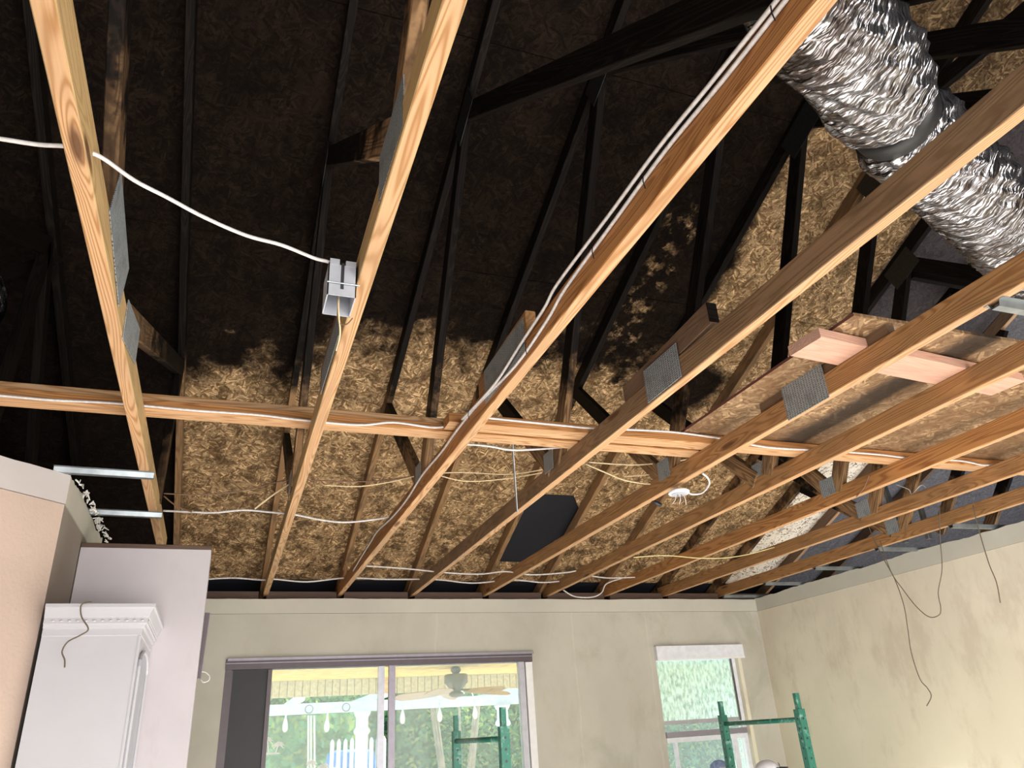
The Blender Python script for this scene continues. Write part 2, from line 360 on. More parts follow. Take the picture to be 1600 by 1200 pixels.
class MB:
    def __init__(s): s.v = []; s.f = []; s.m = []
    def add(s, vs, fs, mi=0):
        b = len(s.v); s.v += [tuple(v) for v in vs]; s.f += [tuple(i + b for i in f) for f in fs]; s.m += [mi] * len(fs); return s
    def box(s, a, b, mi=0, ch=0):
        (x0, y0, z0), (x1, y1, z1) = a, b
        vs = [(x0, y0, z0), (x1, y0, z0), (x1, y1, z0), (x0, y1, z0), (x0, y0, z1), (x1, y0, z1), (x1, y1, z1), (x0, y1, z1)]
        return s.add(vs, [(0, 3, 2, 1), (4, 5, 6, 7), (0, 1, 5, 4), (1, 2, 6, 5), (2, 3, 7, 6), (3, 0, 4, 7)], mi)
    def tube(s, pts, r, n=8, mi=0, cap=True):
        pts = [Vector(p) for p in pts]; N = len(pts); rr = r if isinstance(r, (list, tuple)) else [r] * N
        up = Vector((0, 0, 1)); vs = []; fs = []; prev = None
        for i, p in enumerate(pts):
            d = (pts[min(i + 1, N - 1)] - pts[max(i - 1, 0)]).normalized()
            if prev is None:
                a = d.cross(up);  a = a if a.length > .1 else d.cross(Vector((1, 0, 0)))
            else: a = prev - d * prev.dot(d)
            a.normalize(); prev = a; b = d.cross(a)
            for k in range(n):
                t_ = 2 * math.pi * k / n; vs.append(p + (a * math.cos(t_) + b * math.sin(t_)) * rr[i])
        for i in range(N - 1):
            for k in range(n): fs.append((i * n + k, i * n + (k + 1) % n, (i + 1) * n + (k + 1) % n, (i + 1) * n + k))
        if cap: fs += [tuple(reversed(range(n))), tuple(range((N - 1) * n, N * n))]
        return s.add(vs, fs, mi)
    def lathe(s, prof, c, n=16, mi=0, cap=True):
        vs = []; fs = []
        for r, z in prof:
            for k in range(n): a = 2 * math.pi * k / n; vs.append((c[0] + r * math.cos(a), c[1] + r * math.sin(a), c[2] + z))
        for i in range(len(prof) - 1):
            for k in range(n): fs.append((i * n + k, i * n + (k + 1) % n, (i + 1) * n + (k + 1) % n, (i + 1) * n + k))
        if cap: fs += [tuple(reversed(range(n))), tuple(range((len(prof) - 1) * n, len(prof) * n))]
        return s.add(vs, fs, mi)
    def prism(s, poly, fn, d, mi=0):      # poly 2-D points, fn(a,b,t)->3-D
        n = len(poly); vs = [fn(a, b, 0) for a, b in poly] + [fn(a, b, d) for a, b in poly]
        fs = [tuple(reversed(range(n))), tuple(range(n, 2 * n))] + [(i, (i + 1) % n, n + (i + 1) % n, n + i) for i in range(n)]
        return s.add(vs, fs, mi)
    def build(s, name, mat, parent=None, smooth=False, rel=None):
        vs = s.v
        if parent is not None and rel is not False:
            ofs = world_loc(parent); vs = [(v[0] - ofs[0], v[1] - ofs[1], v[2] - ofs[2]) for v in vs]
        return mesh_obj(name, vs, s.f, mat, parent, s.m if isinstance(mat, (list, tuple)) else None, smooth)
    def top(s, name, mat, smooth=False):      # top-level mesh whose origin sits at its base centre
        xs = [v[0] for v in s.v]; ys = [v[1] for v in s.v]; zs = [v[2] for v in s.v]
        c = ((min(xs) + max(xs)) / 2, (min(ys) + max(ys)) / 2, min(zs))
        return mesh_obj(name, [(v[0] - c[0], v[1] - c[1], v[2] - c[2]) for v in s.v], s.f, mat, None, s.m if isinstance(mat, (list, tuple)) else None, smooth, loc=c)
def world_loc(o):
    v = Vector((0, 0, 0))
    while o is not None: v += o.location; o = o.parent
    return v

def beam(name, p0, p1, w, h, mats, parent=None, up=(0, 0, 1), cuts=None, ch=.0025, extend=(0, 0), wob=0.0):
    """lumber from p0 to p1: w across, h along 'up'; material 0 = sides, 1 = bottom. Local X runs along the grain."""
    p0 = Vector(p0); p1 = Vector(p1); d = (p1 - p0).normalized(); p0 = p0 - d * extend[0]; p1 = p1 + d * extend[1]
    L = (p1 - p0).length; upv = Vector(up); z = (upv - d * upv.dot(d)).normalized(); y = z.cross(d)
    prof = [(-w / 2 + ch, -h / 2), (w / 2 - ch, -h / 2), (w / 2, -h / 2 + ch), (w / 2, h / 2 - ch), (w / 2 - ch, h / 2), (-w / 2 + ch, h / 2), (-w / 2, h / 2 - ch), (-w / 2, -h / 2 + ch)]
    N = 2 if not wob else 9; vs = []; fs = []; mi = []
    for i in range(N):
        s_ = L * i / (N - 1); oy = wob * math.sin(math.pi * i / (N - 1)) ; 
        for a, b in prof: vs.append((s_, a + oy, b))
    for i in range(N - 1):
        for k in range(8):
            fs.append((i * 8 + k, i * 8 + (k + 1) % 8, (i + 1) * 8 + (k + 1) % 8, (i + 1) * 8 + k)); mi.append(1 if k in (0,) else 0)
    fs += [tuple(reversed(range(8))), tuple(range((N - 1) * 8, N * 8))]; mi += [0, 0]
    rot = Matrix((d, y, z)).transposed().to_quaternion()
    if not isinstance(mats, (list, tuple)): mats = (mats, mats)
    # flip winding so normals face outwards
    fs = [tuple(reversed(f)) for f in fs] if y.dot(z.cross(d)) < 0 else fs
    loc = p0 - (world_loc(parent) if parent is not None else Vector((0, 0, 0)))
    return mesh_obj(name, vs, fs, list(mats), parent, mi, False, loc, rot)

def cr(pts, n=6):                 # Catmull-Rom
    pts = [Vector(p) for p in pts]; P_ = [pts[0]] + pts + [pts[-1]]; out = []
    for i in range(1, len(P_) - 2):
        a, b, c, d = P_[i - 1:i + 3]
        for k in range(n):
            t_ = k / n; out.append(.5 * ((2 * b) + (-a + c) * t_ + (2 * a - 5 * b + 4 * c - d) * t_ ** 2 + (-a + 3 * b - 3 * c + d) * t_ ** 3))
    out.append(pts[-1]); return out
def cable(name, pts, r, mat, label, cat='cable', group=None, n=6, parent=None, sides=7):
    b = MB(); b.tube(cr(pts, n), r, sides)
    if parent is not None: return b.build(name, mat, parent, smooth=True)
    return tag(b.top(name, mat, smooth=True), label, cat, group)

# ------------------------------------------------------------------ setting: floor and walls
D = 6.225; XW = 4.877; ZT = H + 1.072; ZC = H + .960; CH = H + 1.109      # back wall, right wall, drywall top, crease, chord underside
def struct(o): o['kind'] = 'structure'; return o
struct(MB().box((-3.4, -4.6, -.12), (XW + .14, D + .12, 0)).top('floor', 'floor_grey'))
wb = struct(empty('wall_back', (2.2, D, 0)))
def wall_y(parent, x0, x1, z0, z1, mat, y0=D, y1=D + .12, name='wall_panel'): return MB().box((x0, y0, z0), (x1, y1, z1)).build(name, mat, parent)
SX0, SX1, SZ = .042, 2.478, H + .632            # slider opening
WX0, WX1, WZ, WZ0 = 3.675, 4.588, H + .655, H - 1.0
b = MB()
for x0, x1, z0, z1 in ((-3.4, SX0, 0, ZC), (SX0, SX1, SZ, ZC), (SX1, WX0, 0, ZC), (WX0, WX1, WZ, ZC), (WX0, WX1, 0, WZ0), (WX1, XW, 0, ZC)): b.box((x0, D, z0), (x1, D + .12, z1))
b.build('drywall', 'wall_beige', wb)
# ragged top strip of drywall left where the ceiling was torn away
def ragged(p0, p1, z0, z1, th, nrm, mat, name, parent, amp=.006, n=90, seed=1):
    rnd = random.Random(seed); p0 = Vector(p0); p1 = Vector(p1); nv = Vector(nrm); vs = []; fs = []; j = 0
    for i in range(n + 1):
        p = p0.lerp(p1, i / n); j = j * .9 + rnd.uniform(-amp, amp) * .45 + (rnd.uniform(0, amp) if rnd.random() < .04 else 0)
        for q, zz in ((p, z0), (p, z1 + j), (p + nv * th, z1 + j), (p + nv * th, z0)): vs.append((q.x, q.y, zz))
    for i in range(n):
        a = i * 4; c = a + 4
        for k in range(4): fs.append((a + k, a + (k + 1) % 4, c + (k + 1) % 4, c + k))
    fs += [(0, 1, 2, 3), (n * 4 + 3, n * 4 + 2, n * 4 + 1, n * 4)]
    b = MB().add(vs, fs); return b.build(name, mat, parent)
ragged((-3.4, D - .006, 0), (XW, D - .006, 0), ZC + .002, ZT, .126, (0, 1, 0), 'primer_green', 'drywall_strip', wb, .004, 160)
XJ = [-.977, -.379, .263, .864, 1.451, 2.106, 2.656, 3.281, 3.899, 4.518, 5.13, 5.74]
NM = 'ZABCDEFGHIJK'; X = dict(zip(NM, XJ))
for i in range(1, 10):
    a, c = XJ[i] + .03, XJ[i + 1] - .03
    beam('blocking', (a, D + .07, H + 1.105), (c, D + .07, H + 1.105), .038, .07, 'plate_wood', wb)
wr = struct(empty('wall_right', (XW, 1.0, 0)))
MB().box((XW, -4.6, 0), (XW + .12, D, ZC)).build('drywall', 'wall_cream', wr)
ragged((XW - .005, -4.6, 0), (XW - .005, D, 0), ZC + .002, H + 1.088, .125, (1, 0, 0), 'primer_green', 'drywall_strip', wr, .009, 260, 5)
beam('top_plate', (XW + .17, -1, H + 1.07), (XW + .17, D, H + 1.07), .089, .038, 'plate_wood', wr)
# left: wall at 45 degrees, its return, and the far left boundary
wl = struct(empty('wall_left', (-.66, 3.40, 0)))
CX, CY = -.661, 3.40
s2 = .70711; ex, ey = CX - 3.6 * s2, CY - 3.6 * s2
def quadwall(p0, p1, z0, z1, th, nv, mat, name, parent):
    p0 = Vector((p0[0], p0[1], 0)); p1 = Vector((p1[0], p1[1], 0)); nv = Vector(nv) * th; vs = []
    for z in (z0, z1):
        for q in (p0, p1, p1 + nv, p0 + nv): vs.append((q.x, q.y, z))
    return MB().add(vs, [(0, 3, 2, 1), (4, 5, 6, 7), (0, 1, 5, 4), (1, 2, 6, 5), (2, 3, 7, 6), (3, 0, 4, 7)]).build(name, mat, parent)
quadwall((ex, ey), (CX, CY), 0, H + .962, .11, (-s2, s2, 0), 'wall_pink', 'drywall', wl)
ragged((ex + .004, ey - .004, 0), (CX + .002, CY - .002, 0), H + .965, H + 1.085, .11, (-s2, s2, 0), 'primer_strip', 'drywall_strip', wl, .003, 60, 3)
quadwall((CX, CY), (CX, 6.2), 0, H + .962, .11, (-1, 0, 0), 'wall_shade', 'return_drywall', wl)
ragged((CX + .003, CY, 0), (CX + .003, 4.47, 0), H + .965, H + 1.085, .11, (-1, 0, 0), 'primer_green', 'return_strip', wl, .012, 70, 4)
# torn paper curls on the return's top edge
b = MB(); rn = random.Random(11)
for i in range(34):
    yy = CY + rn.uniform(.02, 1.07); p = Vector((CX + .01 + rn.uniform(0, .02), yy, H + 1.085 + rn.uniform(-.02, .006)))
    b.tube([p, p + Vector((rn.uniform(0, .02), rn.uniform(-.02, .02), rn.uniform(-.01, .02))), p + Vector((rn.uniform(0, .03), rn.uniform(-.03, .03), rn.uniform(-.03, .01)))], [.003, .006, .002], 5)
tag(b.build('torn_paper', 'drywall_edge', wl), kind='stuff')
# partition with lilac primer, brown bottom of the removed ceiling line on top
wp = struct(empty('wall_partition', (-.37, 3.9, 0)))
MB().box((CX + .004, 3.9, 0), (-.093, 4.02, H + .905)).build('drywall', 'lilac_paint', wp)
beam('top_plate', (CX + .004, 3.965, H + .916), (-.092, 3.965, H + .916), .13, .022, 'plate_wood', wp)
# rear wall behind the viewer with a wide opening, and outer left closure
wf = struct(empty('wall_front', (0, -4.6, 0)))
MB().box((-3.4, -4.72, 0), (-.8, -4.6, ZC)).box((4.2, -4.72, 0), (XW + .12, -4.6, ZC)).box((-.8, -4.72, 2.45), (4.2, -4.6, ZC)).build('drywall', 'wall_cream', wf)
struct(MB().box((-3.5, -4.6, 0), (-3.4, D, ZC)).top('wall_outer', 'wall_cream'))

# ------------------------------------------------------------------ roof deck: OSB panels with recessed joints, cut-out, felt above
SL = 5 / 12.
def zr(y, h): return H + h - SL * y if y >= 0 else H + h + SL * y
HU, HD = 3.80, 3.90                                         # rafter underside, deck underside
rd = struct(empty('roof_deck', (2, 3, zr(3, HD))))
rowY = [6.36, 5.775, 4.61, 3.455, 2.30, 1.145, 0.0]
for r in range(6):
    ya, yb = rowY[r + 1], rowY[r]
    off = .864 if r % 2 else -.379
    k = -3
    xs_ = [off + 2.44 * j for j in range(-2, 5)]
    for a, c in zip(xs_, xs_[1:]):
        a, c = max(a, -4.2), min(c, 8.0)
        if c - a < .1: continue
        g = .0022
        def slab(x0, x1, y0, y1, bb):
            vs = [(x, y, zr(y, HD) + dz) for dz in (0, .011) for x, y in ((x0, y0), (x1, y0), (x1, y1), (x0, y1))]
            bb.add(vs, [(0, 3, 2, 1), (4, 5, 6, 7), (0, 1, 5, 4), (1, 2, 6, 5), (2, 3, 7, 6), (3, 0, 4, 7)])
        bb = MB()
        hx0, hx1, hy0, hy1 = 2.14, 2.60, 5.24, 6.10
        if a < hx0 and c > hx1 and ya < hy1 and yb > hy0:
            # panel with the sawn opening: frame of quads around a rounded hole
            lo, hi = max(ya, hy0), min(yb, hy1)
            slab(a + g, hx0, ya + g, yb - g, bb); slab(hx1 + .05, c - g, ya + g, yb - g, bb)
            if ya + g < hy0: slab(hx0, hx1 + .05, ya + g, hy0, bb)
            if yb - g > hy1: slab(hx0, hx1 + .05, hy1, yb - g, bb)
            if ya < hy0:    # rounded / ragged corners
                for tri in (((hx0, hy0), (hx0 + .10, hy0), (hx0, hy0 + .16)), ((hx1 + .05, hy0), (hx1 - .06, hy0), (hx1 + .05, hy0 + .15))):
                    vs = [(x, y, zr(y, HD) + dz) for dz in (0, .011) for x, y in tri]; bb.add(vs, [(0, 1, 2), (3, 5, 4), (0, 3, 4, 1), (1, 4, 5, 2), (2, 5, 3, 0)])
            else:
                tri = ((hx1 + .05, 5.78), (hx1 + .05, 6.1), (hx1 - .07, 6.1), (hx1 - .01, 5.8)); vs = [(x, y, zr(y, HD) + dz) for dz in (0, .011) for x, y in tri]
                bb.add(vs, [(0, 3, 2, 1), (4, 5, 6, 7), (0, 1, 5, 4), (1, 2, 6, 5), (2, 3, 7, 6), (3, 0, 4, 7)])
        else: slab(a + g, c - g, ya + g, yb - g, bb)
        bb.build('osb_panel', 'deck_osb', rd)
b = MB()
vs = [(x, y, zr(y, HD) + .016 + dz + (.10 if y > 5.0 and dz == 0 and False else 0)) for dz in (0, .01) for x, y in ((-4.3, 0), (8.1, 0), (8.1, 7.0), (-4.3, 7.0))]
b.add(vs, [(0, 3, 2, 1), (4, 5, 6, 7), (0, 1, 5, 4), (1, 2, 6, 5), (2, 3, 7, 6), (3, 0, 4, 7)])
vs = [(x, y, zr(y, HD) + dz) for dz in (0, .01) for x, y in ((-4.3, -5.2), (8.1, -5.2), (8.1, 0), (-4.3, 0))]
b.add(vs, [(0, 3, 2, 1), (4, 5, 6, 7), (0, 1, 5, 4), (1, 2, 6, 5), (2, 3, 7, 6), (3, 0, 4, 7)])
b.box((-4.3, 6.85, H + .72), (8.1, 6.88, H + 1.10)).box((-4.3, -5.25, H + .8), (8.1, -5.2, H + 1.8)).box((-4.3, D + .12, H + .72), (8.1, 6.88, H + .735))
b.box((-4.3, -5.2, H + .9), (-4.28, 6.88, H + 4)).box((8.1, -5.2, H + .0), (8.12, 6.88, H + 4)).box((XW + .12, D + .05, 0), (8.1, D + .10, H + 1.1)).box((XW + .12, -4.6, 0), (XW + .14, D, H + .9))
b.build('roofing_felt', 'felt_navy', rd)
# sooty ceiling of the neighbouring room, seen through above the right wall
# ------------------------------------------------------------------ trusses
def yz(y, z): return (y, H + z)
def plate(parent, side, x, y0, y1, z0, z1, ang=0, name='nail_plate', mat='nail_plate'):
    cy, cz = (y0 + y1) / 2, (z0 + z1) / 2; L, h = y1 - y0, z1 - z0
    xx = x + side * .0205
    o = mesh_obj(name, [(a, b_, c) for a in (-L / 2, L / 2) for b_ in (-.0012, .0012) for c in (-h / 2, h / 2)],
                 [(0, 1, 3, 2), (4, 6, 7, 5), (0, 4, 5, 1), (2, 3, 7, 6), (0, 2, 6, 4), (1, 5, 7, 3)], mat, parent)
    o.rotation_euler = (math.radians(ang) * 0, 0, math.radians(90)); o.location = Vector((xx, cy, H + cz)) - world_loc(parent)
    o.rotation_mode = 'QUATERNION'
    d = Vector((0, math.cos(math.radians(ang)), math.sin(math.radians(ang)))); z = Vector((0, -d.z, d.y)); y = z.cross(d)
    o.rotation_quaternion = Matrix((d, y, z)).transposed().to_quaternion()
    return o
ends = dict(Z=(-.977, -.977), A=(-.371, -.398), B=(.261, .285), C=(.867, .860), D=(1.459, 1.462), E=(2.112, 2.098), F=(2.65, 2.69), G=(3.296, 3.268), H=(3.918, 3.885), I=(4.53, 4.52))
side_mat = dict(Z='char_wood', A='pine_pale', B='pine_pale', C='pine_orange', D='pine_sooty_shaded', E='pine_brown', F='pine_brown', G='pine_orange', H='pine_brown', I='pine_brown', J='pine_pale', K='rafter_wood')
sidesgn = dict(Z=1, A=1)
# webs listed as ((y,z),(y,z)) in the truss plane, heights above the eye
WEB = dict(
 Z=[((3.5, 2.25), (4.2, 1.2)), ((3.5, 2.25), (3.35, 1.2)), ((3.5, 2.25), (1.4, 1.2))],
 A=[((2.25, 1.22), (4.18, 2.03)), ((4.2, 2.03), (4.02, 1.2)), ((1.88, 1.2), (.2, 2.9))],
 B=[((2.88, 2.58), (1.2, 1.2)), ((2.92, 2.56), (3.72, 1.22)), ((4.75, 1.84), (3.78, 1.2)), ((1.25, 1.2), (-.1, 3.2))],
 C=[((2.52, 2.70), (.55, 1.16)), ((2.58, 2.70), (3.46, 1.2)), ((4.42, 1.97), (3.52, 1.2))],
 D=[((2.20, 2.86), (.25, 1.16)), ((2.26, 2.84), (3.13, 1.2)), ((4.14, 2.08), (3.2, 1.2))],
 E=[((2.10, 2.90), (.15, 1.16)), ((2.16, 2.90), (3.17, 1.2)), ((4.14, 2.08), (3.24, 1.2))],
 F=[((2.2, 2.86), (.15, 1.16)), ((2.26, 2.86), (3.08, 1.2)), ((4.14, 2.08), (3.18, 1.2))],
 G=[((1.92, 2.98), (.2, 2.9)), ((2.38, 2.80), (3.26, 1.2)), ((4.10, 2.08), (3.3, 1.2))],
 H=[((2.84, 2.60), (3.62, 1.2)), ((4.55, 1.9), (3.7, 1.2)), ((2.84, 2.60), (1.2, 1.2))],
 I=[((3.1, 2.5), (3.98, 1.2)), ((4.85, 1.75), (4.06, 1.2))],
 J=[((3.2, 2.45), (4.2, 1.25))], K=[((3.3, 2.4), (4.3, 1.25))])
LBL = dict(
 Z='fully charred black roof truss left of the first pale beam',
 A='roof truss with leftmost pale beam, two big nail plates on its right face',
 B='roof truss with pale beam that carries the grey electrical box',
 C='roof truss whose orange beam carries two white cables stapled along its side',
 D='roof truss with sooty grey-brown beam side, dark-ended wood block and grey splice plate',
 E='roof truss with orange beam, large dark knot, big splice plate and a white ceiling box',
 F='roof truss passing over the white fixture box, brown beam reaching over the OSB floor sheet',
 G='roof truss third beam from the right wall at the window end',
 H='roof truss second beam out from the right wall',
 I='roof truss whose beam runs closest beside the right wall',
 J='bare rafter truss above the right wall with sheathing paled by a light leak beside it',
 K='rafter truss outermost beyond the right wall among grey sheathing')
for n in NM:
    x = X[n]; T = empty('roof_truss', (x, D, CH), LBL[n], 'roof truss', 'roof trusses of the opened ceiling')
    if n in ends:
        xn, xf = ends[n]
        # ends give the beam's x at y=1 and at the back wall
        sl = (xf - xn) / 5.2
        y0, y1 = -2.2, D + .12
        if n == 'A': beam('bottom_chord', (xn + sl * (y0 - 1), y0, CH + .0445), (xn + sl * (4.86 - 1), 4.86, CH + .0445), .040, .089, (side_mat[n], 'pine_clean'), T, wob=0)
        else: beam('bottom_chord', (xn + sl * (y0 - 1), y0, CH + .0445), (xf, y1, CH + .0445), .040, .089, (side_mat[n], 'pine_clean' if n != 'Z' else 'char_wood'), T)
    yb_ = 6.50; nrm = Vector((0, SL, 1)).normalized()
    p = lambda y: Vector((x, y, zr(y, HU))) + nrm * .0445
    beam('top_chord', p(yb_), p(0.0), .038, .089, {'J': ('pine_scab', 'pine_clean'), 'K': ('pine_scab', 'pine_scab')}.get(n, 'rafter_wood'), T, up=nrm)  # J's pale bottom face paints in the light on its edge
    for i, (a, c) in enumerate(WEB[n]):
        beam('web', (x + (.0 if i % 2 else .0), a[0], H + a[1] + .01), (x, c[0], H + c[1] - .02), .037, .089, 'web_wood' if n != 'Z' else 'char_wood', T, up=(0, .3, 1) if abs(a[0] - c[0]) > abs(a[1] - c[1]) else (0, 1, .3), extend=(.02, .0))
    sg = 1 if n in 'ZA' else -1
    if n == 'A':
        plate(T, 1, x + .006, 1.66, 2.0, 1.15, 1.30, -12); plate(T, 1, x + .004, 2.12, 2.42, 1.13, 1.25, 12)
    if n == 'B':
        plate(T, -1, x, 1.12, 1.38, 1.13, 1.27, 0); plate(T, -1, x - .0, 2.02, 2.46, 1.13, 1.23, 0)
        beam('scab_block', (x, 2.02, H + 1.245), (x, 2.52, H + 1.22), .037, .085, 'pine_scab', T)
    if n == 'C':
        plate(T, -1, x, 2.00, 2.42, 1.135, 1.27, 0); beam('scab_block', (x, 1.98, H + 1.243), (x, 2.5, H + 1.23), .037, .089, 'pine_brown', T)
    if n == 'D':
        plate(T, -1, x + .005, 2.00, 2.24, 1.115, 1.25, 0); beam('scab_block', (x + .01, 1.80, H + 1.262), (x + .01, 2.42, H + 1.225), .037, .089, 'pine_scab', T)
        MB().box((x - .01, 1.797, H + 1.226), (x + .03, 1.799, H + 1.302)).build('charred_end', 'char_wood', T)
    if n == 'E':
        plate(T, -1, x + .004, 2.00, 2.24, 1.10, 1.25, 0); beam('scab_block', (x + .012, 1.68, H + 1.222), (x + .012, 2.40, H + 1.235), .037, .07, 'pine_scab', T)
    ny = dict(B=3.75, C=3.5, D=3.2, E=3.2, F=3.14, G=3.31, H=3.68, I=4.05).get(n)
    if ny:
        dxp = 0 if n != 'F' else .012
        plate(T, -1, x + dxp, ny - .055, ny + .055, 1.168, 1.268, 0)
    if n in 'BCDEFGHI': plate(T, -1, x, {'B': 2.8, 'C': 2.42, 'D': 2.1, 'E': 2.0, 'F': 2.1, 'G': 2.25, 'H': 2.75, 'I': 3.0}[n], {'B': 3.0, 'C': 2.66, 'D': 2.36, 'E': 2.26, 'F': 2.38, 'G': 2.5, 'H': 2.98, 'I': 3.2}[n], {'B': 2.5, 'C': 2.62, 'D': 2.76, 'E': 2.82, 'F': 2.76, 'G': 2.7, 'H': 2.5, 'I': 2.42}[n], {'B': 2.66, 'C': 2.78, 'D': 2.92, 'E': 2.96, 'F': 2.92, 'G': 2.86, 'H': 2.66, 'I': 2.56}[n], -22, mat='char_plate')

# lateral braces along the trusses
tag(beam('lateral_brace', (3.93, 2.86, H + 2.55), (5.9, 2.86, H + 2.55), .038, .089, 'char_wood'), 'dark brown lateral brace crossing the grey sheathing below the foil duct', 'brace')
z0 = CH + .089
sb = empty('strongback', (.5, 2.92, z0), 'long pine strongback crossing the trusses from the left edge, white cable on it', 'beam')
beam('base_board', (-3.2, 2.92, z0 + .019), (2.16, 2.92, z0 + .019), .089, .038, ('pine_orange', 'pine_clean'), sb)  # bottom face lighter, light from below put into its colour
beam('upper_board', (-3.2, 2.938, z0 + .058), (2.16, 2.938, z0 + .058), .052, .040, ('pine_clean', 'pine_clean'), sb)
tag(beam('lapped_strongback', (.80, 2.81, z0 + .022), (4.86, 2.81, z0 + .022), .089, .044, ('pine_orange', 'pine_clean')), 'shorter pinkish strongback board lapped in front, running to the right wall', 'beam')
tag(beam('blocking_board', (1.86, 1.83, z0 + .021), (3.0, 1.93, z0 + .021), .15, .040, ('pine_pink', 'pine_pink')), 'short pale pink board lying across the beams at the OSB sheet edge', 'board')
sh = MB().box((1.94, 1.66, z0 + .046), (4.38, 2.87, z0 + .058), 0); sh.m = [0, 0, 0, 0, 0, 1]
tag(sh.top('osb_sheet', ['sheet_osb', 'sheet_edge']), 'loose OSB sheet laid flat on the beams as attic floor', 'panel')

# galvanised hat channels left by the torn-out ceiling
def hat(p0, p1, label, name='hat_channel', group=None, w=.034):
    p0 = Vector(p0); p1 = Vector(p1); d = (p1 - p0).normalized(); y = Vector((0, 0, 1)).cross(d).normalized(); zz = Vector((0, 0, 1))
    prof = [(-w, .0), (-w * .55, .0), (-w * .38, -.021), (w * .38, -.021), (w * .55, 0), (w, 0), (w, .0012), (w * .58, .0012), (w * .4, -.0195), (-w * .4, -.0195), (-w * .58, .0012), (-w, .0012)]
    N = len(prof); vs = [q + y * a + zz * c for q in (p0, p1) for a, c in prof]
    fs = [(k, (k + 1) % N, N + (k + 1) % N, N + k) for k in range(N)]
    b = MB().add(vs, fs); return tag(b.top(name, 'galv'), label, 'metal channel', group)
a = onz(75, 712, 1.107); c = onz(236, 741, 1.107); c.x = -.345; hat((a.x, c.y - .02, H + 1.107), (c.x, c.y, H + 1.107), 'upper bent galvanised channel from the left wall to the first beam')
a = onz(155, 798, 1.107); c = onz(252, 803, 1.107); hat((-.68, c.y - .02, H + 1.107), (-.345, c.y, H + 1.107), 'lower galvanised channel above the white partition')
for i, (u, v, lb) in enumerate(((1145, 931, 'galvanised channel stub in the far right room corner'), (1208, 911, 'galvanised channel stub second from the far right corner'), (1290, 887, 'galvanised channel stub third from the far right corner'),
                               (1385, 857, 'galvanised channel stub behind the two hanging brown wires'), (1495, 821, 'galvanised channel stub nearest along the right wall, beside the single wire'))):
    q = onz(u, v, 1.105); hat((4.50, q.y, H + 1.107), (4.97, q.y - .02, H + 1.107), lb, group='galvanised channel stubs along the right wall')
q = onz(1570, 475, 1.107); hat((2.10, q.y, H + 1.107), (2.62, q.y, H + 1.107), 'galvanised channel at the right edge under the foil duct')

for u0, v0, u1, v1, xx, ww, mt, lb in ((1378, 752, 1416, 848, 4.72, .04, 'galv', 'grey metal stud standing above the right wall, left one'), (1432, 770, 1452, 842, 4.74, .035, 'galv_dark', 'dark metal stud standing above the right wall, right one')):
    tag(beam('metal_stud', onx(u0, v0, xx), onx(u1, v1, xx), ww, .03, mt, up=(0, 1, 0)), lb, 'stud')
# ------------------------------------------------------------------ foil duct
def duct(name, path, r, mat, label, squeeze=None, seed=2, nu=150, nv=56, amp=.016):
    pts = cr(path, nu // (len(path) - 1)); N = len(pts); rn = random.Random(seed)
    ph = [(rn.uniform(0, 6.28), rn.randint(2, 9), rn.uniform(20, 95), rn.uniform(.3, 1)) for _ in range(26)]
    L = 0; rr = []; vs = []; fs = []; prev = None
    for i, p in enumerate(pts):
        if i: L += (p - pts[i - 1]).length
        d = (pts[min(i + 1, N - 1)] - pts[max(i - 1, 0)]).normalized()
        a = (Vector((0, 0, 1)).cross(d).normalized() if prev is None else (prev - d * prev.dot(d)).normalized()); prev = a; b_ = d.cross(a)
        sq = 1
        for s0, w, dp in (squeeze or []): sq -= dp * math.exp(-((L - s0) / w) ** 2)
        for k in range(nv):
            t_ = 2 * math.pi * k / nv; w_ = 0
            for f0, m_, fr, am in ph: w_ += am * (1 - abs(math.sin(f0 + m_ * t_ * .5 * 2 + fr * L * .5 + .8 * math.sin(3 * t_ + fr))) ) * (.5)
            w_ = (w_ / len(ph) - .1) * 4
            vs.append(p + (a * math.cos(t_) + b_ * math.sin(t_)) * (r * sq + amp * w_))
    for i in range(N - 1):
        for k in range(nv): fs.append((i * nv + k, i * nv + (k + 1) % nv, (i + 1) * nv + (k + 1) % nv, (i + 1) * nv + k))
    return vs, fs
path = [(.85, .62, H + 1.50), (1.12, .83, H + 1.47), (1.34, .92, H + 1.46), (1.56, 1.04, H + 1.47), (1.78, 1.12, H + 1.46), (2.14, 1.24, H + 1.44), (2.62, 1.42, H + 1.42), (3.2, 1.6, H + 1.44)]
du = empty('foil_duct', (1.8, 1.1, H + 1.28), 'silver crinkled foil flex duct above the beams at upper right', 'duct')
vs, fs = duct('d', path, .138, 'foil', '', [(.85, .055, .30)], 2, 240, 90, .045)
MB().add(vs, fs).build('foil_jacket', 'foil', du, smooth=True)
pp = cr(path, 20); L = 0
for i in range(1, len(pp)):
    L += (pp[i] - pp[i - 1]).length
    if L > .85: break
dd = (pp[i + 1] - pp[i - 1]).normalized()
MB().tube([pp[i] - dd * .034, pp[i] - dd * .028, pp[i] + dd * .028, pp[i] + dd * .034], [.104, .116, .116, .104], 40).build('joint_strap', 'foil_strap', du, smooth=True)
path2 = [(-2.2, 3.0, H + 1.95), (-1.6, 3.1, H + 1.75), (-1.18, 2.98, H + 1.62), (-1.0, 2.86, H + 1.58)]
vs, fs = duct('d', path2, .15, 'foil_black', '', None, 5, 60, 36)
MB().add(vs, fs).top('burnt_duct', 'foil_black', smooth=True)
tag(bpy.data.objects['burnt_duct'], 'blackened crinkled duct end at the left edge of the attic', 'duct')
for i, (a, c) in enumerate((((0, 435), (90, 405)), ((0, 600), (85, 560)))):
    pass
